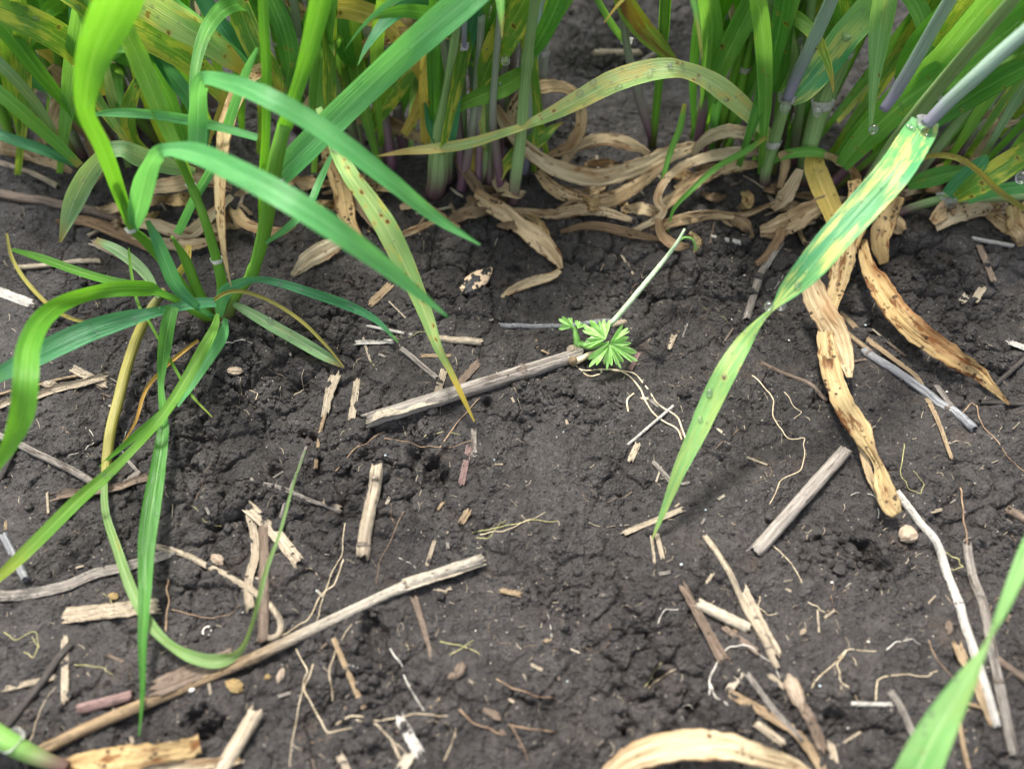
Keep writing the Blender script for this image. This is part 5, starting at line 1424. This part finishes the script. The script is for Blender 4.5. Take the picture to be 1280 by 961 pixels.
stalk([(728, 434, 3, 7), (742, 424, 6, 10), (756, 410, 10, 8), (768, 400, 14, 7), (800, 362, 22, 7), (828, 328, 28, 6), (846, 304, 32, 5), (856, 286, 34, 3)], 'seedstalk', sd)
stalk([(846, 303, 32, 4), (856, 297, 32, 3), (866, 300, 29, 3), (870, 312, 24, 4)], 'seedgreen', sd)
w_ = leaf([(862, 290, 31, 4), (868, 296, 30, 10, 30), (872, 304, 27, 12, -20), (868, 316, 23, 3)], 'dryspot', sd, wavy=.3, jag=.3, name='wilted_leaf')
stalk([(718, 452, 2, 9), (726, 449, 3, 8), (738, 442, 4, 6), (752, 438, 6, 4), (760, 433, 9, 3)], 'root', sd)
v, f = ico(2)
for c, r, m in (((715, 438), 7, 's_beige'), ((716, 451), 6, 's_tan')):
    p = P(*c, 3)
    rr = r * pxm(p)
    mesh_obj('crown_knob', v * rr * (1 + .12 * perlin(v[:, 0] * 3 + r, v[:, 1] * 3, 2))[:, None] + p, f, M[m], sd, uv=v[:, :2] * .5)
for c in ([(712, 455), (728, 463), (752, 462), (772, 463), (786, 470), (800, 486), (806, 500), (815, 515), (828, 526), (846, 536), (852, 550)],
          [(765, 463), (790, 466), (803, 478), (812, 490), (822, 505), (845, 520), (852, 535), (858, 552)],
          [(792, 492), (784, 500), (785, 515)], [(718, 456), (735, 470), (750, 468)]):
    w_ = settle(c, .0003, False)
    V, F, uv, fr = tube(w_, np.full(len(w_), .00042), 6, rough=.1)
    mesh_obj('root', V, F, M['root'], sd, uv, frac=fr)

# ------------------------------------------------------------------ odd things on the soil
p = P(597, 353, 0)
v, f = ico(4)
k = pxm(p)
q = v * (1 + .10 * perlin(v[:, 0] * 2.2, v[:, 1] * 2.2 + v[:, 2], 9) + .06 * perlin(v[:, 0] * 6, v[:, 1] * 6 + v[:, 2] * 4, 5))[:, None]
q = q * np.array([13 * k, 27 * k, 7 * k])
q[:, 0] *= 1 + .25 * np.tanh(-q[:, 1] / (20 * k))
a = math.radians(-38)
q = np.stack([q[:, 0] * math.cos(a) - q[:, 1] * math.sin(a), q[:, 0] * math.sin(a) + q[:, 1] * math.cos(a), q[:, 2]], 1)
o = mesh_obj('charred_flake', q + p + [0, 0, 4 * k], f, M['moth'], None)
tag(o, 'oval black and cream mottled lump on soil behind the spotted blade', 'plant debris')

def seed(px, py, L, W, ang, mat, label, cat='husk', name='husk', group=None, z=.35):
    p = P(px, py, 0)
    k = pxm(p)
    v, f = ico(3)
    t = (v[:, 0] + 1) / 2
    tp = np.sqrt(np.clip(1 - np.abs(v[:, 0]) ** 3, 0, 1)) + .02
    an = np.arctan2(v[:, 2], v[:, 1])
    rid = 1 + .06 * np.cos(an * 7)
    q = np.stack([v[:, 0] * L * k / 2, v[:, 1] * W * k / 2 * tp * rid * (1 + .18 * v[:, 0]), v[:, 2] * W * k / 2 * .7 * tp * rid], 1)
    q = q * (1 + .16 * perlin(v[:, 0] * 2.5 + px, v[:, 1] * 2.5 + v[:, 2] * 2, 6) + .08 * perlin(v[:, 0] * 7 + px, v[:, 1] * 7 + v[:, 2] * 5, 7))[:, None]
    a = math.radians(ang)
    q = np.stack([q[:, 0] * math.cos(a) - q[:, 1] * math.sin(a), q[:, 0] * math.sin(a) + q[:, 1] * math.cos(a), q[:, 2]], 1)
    uv = np.stack([np.abs(an) / math.pi, v[:, 0] * L * k / 2], 1)
    o = mesh_obj(name, q + p + [0, 0, W * k * z], f, M[mat], None, uv)
    return tag(o, label, cat, group)
seed(1132, 671, 26, 21, 35, 'husk', 'broad cream striped husk left of the curved bleached straw')
seed(294, 858, 27, 14, -25, 'huskg', 'golden pointed husk just below the longest straw')
seed(992, 867, 46, 19, 100, 'husk', 'tall grey striped husk standing over the crinkled tan strip')
seed(294, 466, 23, 11, -5, 'husk', 'small cream husk on the clods below the short pale blade')
seed(575, 838, 22, 12, 70, 's_brown', 'brown wrinkled lump half sunk in smooth soil', z=.15)
seed(565, 845, 13, 8, 20, 's_brown', 'smaller brown lump touching the brown wrinkled lump', z=.1)
seed(615, 892, 30, 9, -30, 's_brown', 'knobbly brown fragment above thin brown rootlets', cat='plant debris', name='stalk_fragment', z=.2)
seed(65, 484, 19, 11, 5, 's_beige', 'smooth pale pebble-like seed on the splintered straw strip', cat='seed', name='seed', z=.6)
seed(272, 660 + 40, 22, 12, -40, 'husk', 'pale husk between the folded green blade and the long grey stem', z=.2)
seed(143, 746, 15, 9, -20, 'huskg', 'small golden seed above the wide flat beige strip', cat='seed', name='seed')
seed(1003, 776 + 14, 12, 6, 40, 'husk', 'tiny grey husk between the slim straw and bare soil')
seed(1185, 785, 20, 8, 70, 's_brown', 'thin brown husk by the joint of the curved bleached straw')
seed(335, 846, 10, 7, 20, 'huskg', 'round brown grain among fine roots below the longest straw', cat='seed', name='seed', z=.2)
seed(351, 845, 20, 9, 78, 'husk', 'narrow pale husk among fine roots below the longest straw', z=.2)
seed(1020, 470 - 100, 8, 5, 0, 'pebble', 'tiny cream grain beneath the blotched blade', cat='seed', name='seed')
seed(240, 862, 9, 6, 10, 'pebble', 'tiny white grain below the longest straw beside the green blade', cat='grit', name='grit')

# a snail-shell ring
p = P(259, 789, 0)
k = pxm(p)
th = np.linspace(0, 5.6, 24)
pts = p + np.stack([np.cos(th) * 5 * k, np.sin(th) * 6 * k, np.full(24, .8 * k)], 1)
V, F, uv, fr = tube(pts, np.full(24, 1.1 * k), 8)
tag(mesh_obj('shell_ring', V, F, M['pebble'], None, uv), 'tiny whitish ring lying on smooth soil inside the folded blade', 'shell ring')

LAND = [((262, 410), 'at the foot of the young lone plant'), ((60, 560), 'between the drooping bright blade and the yellowed tiller'), ((60, 690), 'near the pale blade tip and flattened grey straw'), ((50, 870), 'around the dark leaning stalk'),
        ((230, 740), 'inside the hanging loop of the folded blade'), ((330, 560), 'on the crumbly clods'), ((390, 700), 'between the curling grey stem and the longest straw'), ((380, 880), 'below the middle of the longest straw'), ((480, 590), 'around the short beige straw'),
        ((560, 420), 'near the spotted blade'), ((640, 560), 'below the weathered grey straw'), ((600, 760), 'off the upper end of the longest straw'), ((560, 900), 'around the brown wrinkled lump'), ((640, 660), 'on the smooth bare soil in the centre'),
        ((760, 540), 'beside the seedling roots'), ((760, 350), 'behind the lobed seedling'), ((760, 760), 'on bare soil beyond the blotched blade tip'), ((820, 900), 'above the wide curled dead blade'), ((900, 560), 'to the right of the long blotched blade'),
        ((920, 360), 'where the blotched blade narrows'), ((900, 800), 'around the short round cream straw'), ((1000, 740), 'below the hollow pale grey straw'), ((1050, 850), 'around the small white stick'), ((1150, 580), 'right of the twisted dry blade'),
        ((1130, 760), 'left of the curved bleached straw'), ((1230, 600), 'below the golden dry blade tip'), ((1240, 400), 'above the golden dry blade tip'), ((1270, 800), 'past the grey to beige straw'), ((30, 400), 'behind the drooping bright blade'), ((380, 370), 'between young plant and spotted blade'), ((1150, 350), 'below the leaning row end clump')]
def where(px, py):
    return min(LAND, key=lambda l: (l[0][0] - px) ** 2 + (l[0][1] - py) ** 2)[1]

# separate rounded clods
rng = random.Random(909)
for k in range(34):
    sx, sy, sr, sa = CLODS[rng.randrange(14)]
    x, y = sx + rng.uniform(-1, 1) * sr * .9, sy + rng.uniform(-1, 1) * sr * .7
    if y < 290 or y > 955 or x < 5 or x > 1275: continue
    p = P(x, y, 0)
    r = rng.uniform(4, 12) * pxm(p)
    v, f = ico(4)
    d = 1 + .22 * perlin(v[:, 0] * 1.6 + k, v[:, 1] * 1.6 + v[:, 2] * 1.1, 11) + .13 * perlin(v[:, 0] * 4 + k, v[:, 1] * 4 + v[:, 2] * 3, 12) + .07 * perlin(v[:, 0] * 9 + v[:, 2] * 7, v[:, 1] * 9 + k, 13)
    q = v * (r * d)[:, None] * [1, rng.uniform(.75, 1), .62]
    wh = where(x, y)
    tag(mesh_obj('soil_clod', q + p + [0, 0, r * .12], f, M['soil'], None), f'rounded dark soil clod {wh}', 'soil clod', f'soil clods {wh}')

# ------------------------------------------------------------------ root fibres
def fibre(c, w_, mat, word, label=None, kinky=.0):
    rng = random.Random(int(c[0][0] * 7 + c[0][1] * 3 + len(c)))
    if kinky:
        cc_ = [c[0]]
        for a, b in zip(c[:-1], c[1:]):
            cc_.append(((a[0] + b[0]) / 2 + rng.uniform(-1, 1) * kinky, (a[1] + b[1]) / 2 + rng.uniform(-1, 1) * kinky))
            cc_.append(b)
        c = cc_
    q = np.array([P(*row, 0) for row in c])
    pts = catmull(q, max(14, 9 * len(c)))
    g = sample(GZ, pts[:, 0], pts[:, 1])
    gs = sample(GS, pts[:, 0], pts[:, 1])
    r = w_ * pxm(pts[0]) / 2 * .62
    z = np.maximum(g, gs - .0006)
    z = np.convolve(np.pad(z, 2, 'edge'), np.ones(5) / 5, 'valid')
    if label:
        z = np.max(np.stack([np.roll(np.pad(g, 1, 'edge'), k)[1:-1] for k in (-1, 0, 1)]), 0)
        z = np.maximum(np.convolve(np.pad(z, 3, 'edge'), np.ones(7) / 7, 'valid'), g)
    pts[:, 2] = z + r * .5 + .0006 * (.15 if label else 1) * np.sin(np.linspace(0, 5 * math.pi, len(pts)) + rng.random() * 6) 
    V, F, uv, fr = tube(pts, r * np.linspace(1.1, .6, len(pts)), 5, rough=.1, rng=rng)
    o = mesh_obj('root_fibre', V, F, M[mat], None, uv, frac=fr)
    if label: tag(o, label, 'root fibre')
    else:
        wh = where(*c[len(c) // 2])
        tag(o, f'{word} {wh}', 'root fibre', f'{word}s {wh}')
HAND = [
 ([(940, 470), (955, 485), (966, 500), (967, 520), (985, 548), (1005, 548), (1006, 565), (1000, 588), (975, 602), (962, 630)], 2.4, 'root', 'long wandering cream root beside the lower half of the blotched blade'),
 ([(980, 490), (990, 505), (1002, 515), (992, 524)], 1.6, 'root', 'short hooked root right of the long wandering cream root'),
 ([(1130, 555), (1125, 590), (1135, 610), (1150, 618), (1155, 605), (1140, 590)], 1.6, 'root_g', 'fine yellowish root loop right of the twisted dry blade'),
 ([(1010, 868), (1020, 850), (1042, 830), (1060, 812), (1095, 814)], 2.4, 'root', 'forked cream root arching left of the small white stick'),
 ([(1058, 812), (1046, 830), (1050, 850), (1068, 862), (1074, 876)], 2.2, 'root', 'inner branch of the forked cream root above the small white stick'),
 ([(1094, 876), (1096, 852), (1108, 845), (1138, 842), (1160, 845), (1172, 838)], 2.2, 'root', 'angular cream root rising from the end of the small white stick'),
 ([(1108, 812), (1120, 802), (1140, 799), (1152, 804)], 2.2, 'root_w', 'short arched white root above the small white stick'),
 ([(887, 868), (888, 845), (900, 820), (912, 808), (928, 806), (945, 815), (965, 828), (975, 848)], 3.2, 'root_w', 'thick whitish root arching under the wide beige straw end'),
 ([(888, 855), (895, 870), (910, 882)], 3.0, 'root_w', 'frayed whitish root end left of the golden tip'),
 ([(420, 905), (440, 895), (470, 900), (500, 896), (520, 892), (560, 895)], 2.4, 'root', 'level cream root right of the kinked tan stalk'),
 ([(440, 900), (470, 905), (490, 925), (512, 945)], 2.2, 'root', 'cream root branch dropping to the whitish split chip'),
 ([(488, 811), (502, 830), (510, 855), (520, 872), (530, 888)], 2.4, 'root_w', 'whitish root slanting down beneath the longest straw end'),
 ([(555, 950), (566, 925), (570, 910)], 2, 'root', 'short bent cream root at the lower edge'),
 ([(392, 830), (380, 860), (395, 890), (410, 915), (440, 910)], 2.6, 'root', 'looping cream root below the middle of the longest straw'),
 ([(370, 810), (384, 838), (378, 862), (370, 905), (362, 958)], 2.2, 'root', 'long hanging cream root below the middle of the longest straw'),
 ([(415, 875), (412, 840), (420, 810), (440, 780)], 2.2, 'root', 'upright cream root crossing the kinked tan stalk'),
 ([(430, 700), (418, 730), (400, 745), (385, 775), (360, 790), (340, 800)], 2.4, 'root', 'cream root bundle strand beside the curling grey stem'),
 ([(432, 655), (428, 690), (415, 715), (400, 760), (396, 780)], 2, 'root', 'second cream strand beside the curling grey stem'),
 ([(590, 665), (620, 660), (645, 655), (670, 650), (698, 652)], 2, 'root_g', 'fine branching root fan on smooth soil, its long strand'),
 ([(600, 668), (630, 664), (655, 652), (682, 640)], 1.8, 'root', 'fine branching root fan on smooth soil, its upper strand'),
 ([(595, 672), (612, 672), (625, 655), (632, 650)], 1.6, 'root_g', 'fine branching root fan on smooth soil, its inner strand'),
 ([(550, 802), (575, 806), (590, 812), (600, 818)], 2.2, 'root_g', 'yellow-green curved root above the brown wrinkled lump'),
 ([(562, 818), (580, 808), (592, 800)], 2, 'root_g', 'short yellow-green root crossing above the brown wrinkled lump'),
 ([(620, 848), (645, 862), (670, 870), (695, 872)], 2.6, 'root_b', 'reddish brown root beside the brown wrinkled lump'),
 ([(635, 905), (665, 912), (695, 915)], 3, 'root_b', 'brown rootlet leaving the knobbly brown fragment'),
 ([(640, 908), (652, 930), (660, 950)], 2.6, 'root_b', 'brown rootlet dropping from the knobbly brown fragment'),
 ([(574, 886), (590, 902), (612, 910), (628, 918)], 3.4, 'root_b', 'dark curved rootlet left of the knobbly brown fragment'),
 ([(800, 870), (812, 850), (828, 826)], 2, 'root_g', 'small upright root near the dark pit beyond the smooth soil'),
 ([(800, 868), (820, 850), (845, 836)], 1.8, 'root', 'forked partner of the small upright root near the dark pit'),
 ([(822, 780), (832, 762), (855, 760)], 2, 'root_w', 'bent white root on bare soil left of the brown ribbed straw'),
 ([(282, 430), (298, 427), (316, 429)], 2.4, 'root_w', 'bright white fibre on the clod at the foot of the young plant'),
 ([(368, 495), (378, 490), (380, 462)], 1.8, 'root', 'cream hooked fibre left of the ragged husk strip'),
 ([(213, 762), (240, 768), (262, 772), (285, 768), (300, 755)], 2, 'root_b', 'wavy tan root inside the hanging loop of the folded blade'),
 ([(210, 722), (211, 750), (208, 790)], 4.5, 'root_b', 'upright tan rootlet right of the long green blade'),
 ([(5, 790), (20, 800), (45, 790), (50, 810)], 1.8, 'root_g', 'yellowish tangled fibre above the dark leaning stalk'),
 ([(30, 815), (42, 822), (48, 808), (40, 795)], 1.8, 'root_g', 'yellowish hooked fibre above the dark leaning stalk'),
 ([(92, 830), (110, 832), (128, 834), (140, 842)], 1.8, 'root_g', 'yellowish level fibre right of the narrow flat beige chip'),
 ([(24, 908), (36, 930), (60, 870), (70, 858)], 1.8, 'root', 'fine fibre crossing below the dark leaning stalk'),
 ([(1178, 690), (1198, 698), (1204, 708), (1190, 712), (1172, 700)], 2, 'root_g', 'yellowish root tangle between the bleached and the grey straw'),
 ([(1200, 610), (1204, 650), (1208, 690)], 3, 'root_b', 'straight brown fibre reaching the top of the grey to beige straw'),
 ([(1160, 800), (1170, 825), (1190, 850)], 2, 'root_b', 'fine brown fibre right of the angular cream root'),
 ([(1010, 752), (1022, 758), (1032, 765), (1032, 775)], 2, 'root', 'small hooked root on open soil below the hollow pale grey straw'),
 ([(950, 745), (948, 758), (960, 768), (972, 766)], 1.8, 'root', 'small curved fibre right of the wide beige straw end'),
 ([(965, 682), (985, 700), (1003, 728)], 2, 'root', 'thin fibre starting below the lower end of the hollow pale grey straw'),
 ([(320, 500), (322, 492), (312, 490)], 1.6, 'root', 'tiny cream curl on the crumbly clods'),
 ([(1200, 520), (1215, 505), (1235, 540), (1258, 570), (1280, 590)], 3, 'root_b', 'dark fibre curving below the golden dry blade tip'),
 ([(505, 640), (475, 700), (470, 730)], 1.6, 'root_b', 'fine brown fibre right of the short beige straw'),
 ([(480, 548), (520, 556), (560, 560), (592, 550)], 2.2, 'root_b', 'grey-brown fibre under the weathered grey straw'),
 ([(550, 560), (570, 530), (600, 500)], 3, 'root_b', 'dark dead rootlet slanting out from beneath the weathered grey straw'),
 ([(420, 590), (450, 560), (480, 538)], 3, 'root_b', 'dark buried rootlet at the low end of the weathered grey straw'),
]
for c, w_, m, lab in HAND:
    fibre(c, w_, m, '', lab, kinky=1.5)
rng = random.Random(101)
def rpos():
    while True:
        x, y = rng.uniform(5, 1275), rng.uniform(270, 958)
        if y > 330 or rng.random() < .6: return x, y
FW = [('root_d', 'thin curled soiled root fibre'), ('root_w', 'thin curled whitish root fibre'), ('root_b', 'thin curled brown root fibre'), ('root_g', 'thin curled yellowish root fibre')]
for k in range(105):
    x, y = rpos()
    m, word = FW[rng.choice((0, 0, 0, 1, 2, 2, 3))]
    a, n = rng.uniform(0, 6.28), rng.randrange(3, 9)
    st, cur = rng.uniform(4, 13), rng.uniform(-.35, .35)
    c = []
    for i in range(n):
        c.append((x, y))
        x += math.cos(a) * st; y += math.sin(a) * st * .85
        a += cur + rng.uniform(-.55, .55)
    fibre(c, rng.uniform(.7, 1.9), m, word)

# hair-thin threads nobody could count
VV, FF, UU, nb = [], [], [], 0
for k in range(620):
    x, y = rpos()
    a, n = rng.uniform(0, 6.28), 4
    st, cur = rng.uniform(1.0, 4), rng.uniform(-.5, .5)
    c = []
    for i in range(n):
        c.append(flat(x, y)); x += math.cos(a) * st; y += math.sin(a) * st; a += cur
    pts = catmull(np.array(c), 8)
    r = rng.uniform(.3, .75) * pxm(pts[0]) / 2 * 1.2
    pts[:, 2] = sample(GZ, pts[:, 0], pts[:, 1]) + r
    V, F, uv, fr = tube(pts, np.full(8, r), 4)
    VV.append(V); UU.append(uv); FF += [tuple(q + nb for q in f) for f in F]; nb += len(V)
tag(mesh_obj('root_hairs', np.vstack(VV), FF, M['hair'], None, np.vstack(UU)), 'hair-thin pale threads of root scattered all over the soil', 'root hairs', kind='stuff')

# small chips of straw
CW = [('s_beige', 'tiny beige straw chip'), ('s_tan', 'tiny tan straw chip'), ('s_pale', 'tiny cream straw chip'), ('s_brown', 'tiny brown straw chip'), ('s_grey', 'tiny grey straw chip')]
for k in range(120):
    x, y = rpos()
    m, word = CW[rng.choice((0, 0, 1, 2, 3, 3, 4, 4))]
    L = rng.uniform(4, 15) if rng.random() < .75 else rng.uniform(15, 30)
    a = rng.uniform(0, 3.14)
    wh = where(x, y)
    straw([(x, y), (x + math.cos(a) * L, y + math.sin(a) * L)], rng.uniform(1.6, 4.2), m, f'{word} {wh}', f'{word}s {wh}', kind='flat', name='straw_chip', cat='straw chip')
# pale grit
for k in range(46):
    x, y = rpos()
    wh = where(x, y)
    p = P(x, y, 0, False)
    r = rng.uniform(.8, 2.0) * pxm(p)
    v, f = ico(1)
    q = v * r * (1 + .25 * perlin(v[:, 0] * 2 + k, v[:, 1] * 2 + v[:, 2], 3))[:, None] * [1, .8, .7]
    m, word = rng.choice((('pebble', 'pale grit grain'), ('pebb', 'bluish white grit grain'), ('s_tan', 'tan grit grain')))
    tag(mesh_obj('grit', q + p + [0, 0, r * .3], f, M[m], None, uv=v[:, :2] * .3), f'{word} {wh}', 'grit', f'{word}s {wh}')

# ------------------------------------------------------------------ water drops on the blades
def drop(key, t, u, r_px, label, group, flatten=.62, side=1):
    G_ = REG[key]
    n, m = G_.shape[:2]
    i, j = min(n - 2, max(1, int(t * (n - 1)))), min(m - 2, max(1, int(round((u + 1) / 2 * (m - 1)))))
    p = G_[i, j]
    a, b = unit(G_[i + 1, j] - G_[i - 1, j]), unit(G_[i, j + 1] - G_[i, j - 1])
    nn = unit(np.cross(a, b))
    if nn @ (CAMP - p) < 0: nn = -nn
    r = r_px * pxm(p)
    v, f = ico(3)
    b2 = np.cross(nn, a)
    q = (v[:, :1] * a * 1.12 + v[:, 1:2] * b2 + (v[:, 2:3]) * nn * flatten) * r
    o = mesh_obj('water_drop', q + p + nn * r * flatten * .72, f, M['water'], None)
    tag(o, label, 'water drop', group)
rng = random.Random(5)
for key, n, lab, lo, hi, rp in (('HERO', 22, 'clear water drop on the long blotched blade that hangs to the soil', .02, .8, (1.6, 4.2)), ('ARCH', 22, 'clear water drop on the pale blade arching over the gap', .15, .55, (1.8, 4.6)),
                            ('M1', 8, 'clear water drop on the yellow mottled blade at the picture corner', .2, .8, (1.5, 4)), ('M1b', 7, 'clear water drop on the second mottled blade beside the first', .2, .8, (1.5, 3.5)), ('M2', 9, 'clear water drop on the brown spotted blade behind the lime blade', .3, .9, (1.5, 3.5)),
                            ('L18', 6, 'clear water drop on the short pale blade lying right of the young plant', .15, .8, (1.5, 4)), ('L19', 5, 'clear water drop on the dark blue-green blade over the short pale one', .1, .8, (1.2, 2.4)),
                            ('C2', 7, 'clear water drop on the wrinkled mottled blade below the tan bent one', .3, .8, (1.2, 2.2)), ('K1', 7, 'clear water drop on the small curled blade of the central clump', .1, .8, (1.2, 2.6)),
                            ('Q3', 8, 'clear water drop on the blotched blade behind the blue-grey stem', .2, .8, (1.2, 2.6)), ('E1', 9, 'clear water drop on the broad yellow rimmed blade of the leaning clump', .2, .8, (1.4, 3)),
                            ('LR', 4, 'clear water drop on the broad lower blade at the corner', .55, .8, (2.2, 5)), ('L16', 5, 'clear water drop on the long lime blade crossing the yellowed tiller', .2, .8, (1.2, 2.2)), ('L15', 5, 'clear water drop on the longest hanging green blade', .1, .8, (1.2, 2.4)),
                            ('L12', 3, 'clear water drop on the deep blue-green blade pointing away from the young plant', .2, .6, (1.5, 2.6)), ('K2', 6, 'clear water drop on the broad mottled blade of the central clump', .1, .6, (1.2, 2.4)), ('Q1', 5, 'clear water drop on the upright blade beside the gap', .1, .6, (1.2, 2.2)), ('L7', 4, 'clear water drop on the pale sage blade with a yellow tip', .2, .8, (1.4, 2.6)),
                            ('SP', 9, 'clear water drop on the brown spotted pale blade whose tip touches the soil', .1, .6, (1.2, 2.6)), ('D2', 3, 'clear water drop on the twisted golden dry blade', .3, .8, (1.2, 2.0)), ('D3', 3, 'clear water drop on the flat golden dry blade', .5, .95, (1.4, 2.6))):
    for k in range(n):
        drop(key, rng.uniform(lo, hi), rng.uniform(-.9, .9), rng.uniform(*rp) if rng.random() < .5 else rp[0], lab, lab.replace('water drop', 'water drops'))
def hang(px, py, h, r_px, label):
    p = P(px, py, h)
    r = r_px * pxm(p)
    v, f = ico(3)
    tag(mesh_obj('water_drop', v * r * [1, 1, 1.1] + p, f, M['water'], None), label, 'water drop')
hang(1189, 253, 12, 7, 'large water drop clinging to the collar of the low stem at the row end')
hang(982, 134, 56, 7, 'large water drop on the collar of the blue-grey stem beside the gap')
hang(1092, 162, 60, 6, 'water drop hanging at the tip of the drooping pale blade in the leaning clump')
hang(1022, 140, 50, 6, 'water drop on the ring-shaped collar right of the blue-grey stem')
hang(632, 76, 84, 6, 'long water drop hanging by the broad mottled blade of the central clump')
hang(1235, 816, 56, 7, 'water drop behind the twisted yellow end of the lower corner blade')
hang(976, 381, 56, 7, 'round water drop on the right side of the blotched blade where it twists')
hang(961, 383, 60, 6, 'round water drop on the left side of the blotched blade where it twists')
hang(1278, 222, 40, 8, 'greenish water drop at the edge above the low stem')

for o in bpy.data.objects:
    for k in ('_o', '_org'):
        if k in o: del o[k]
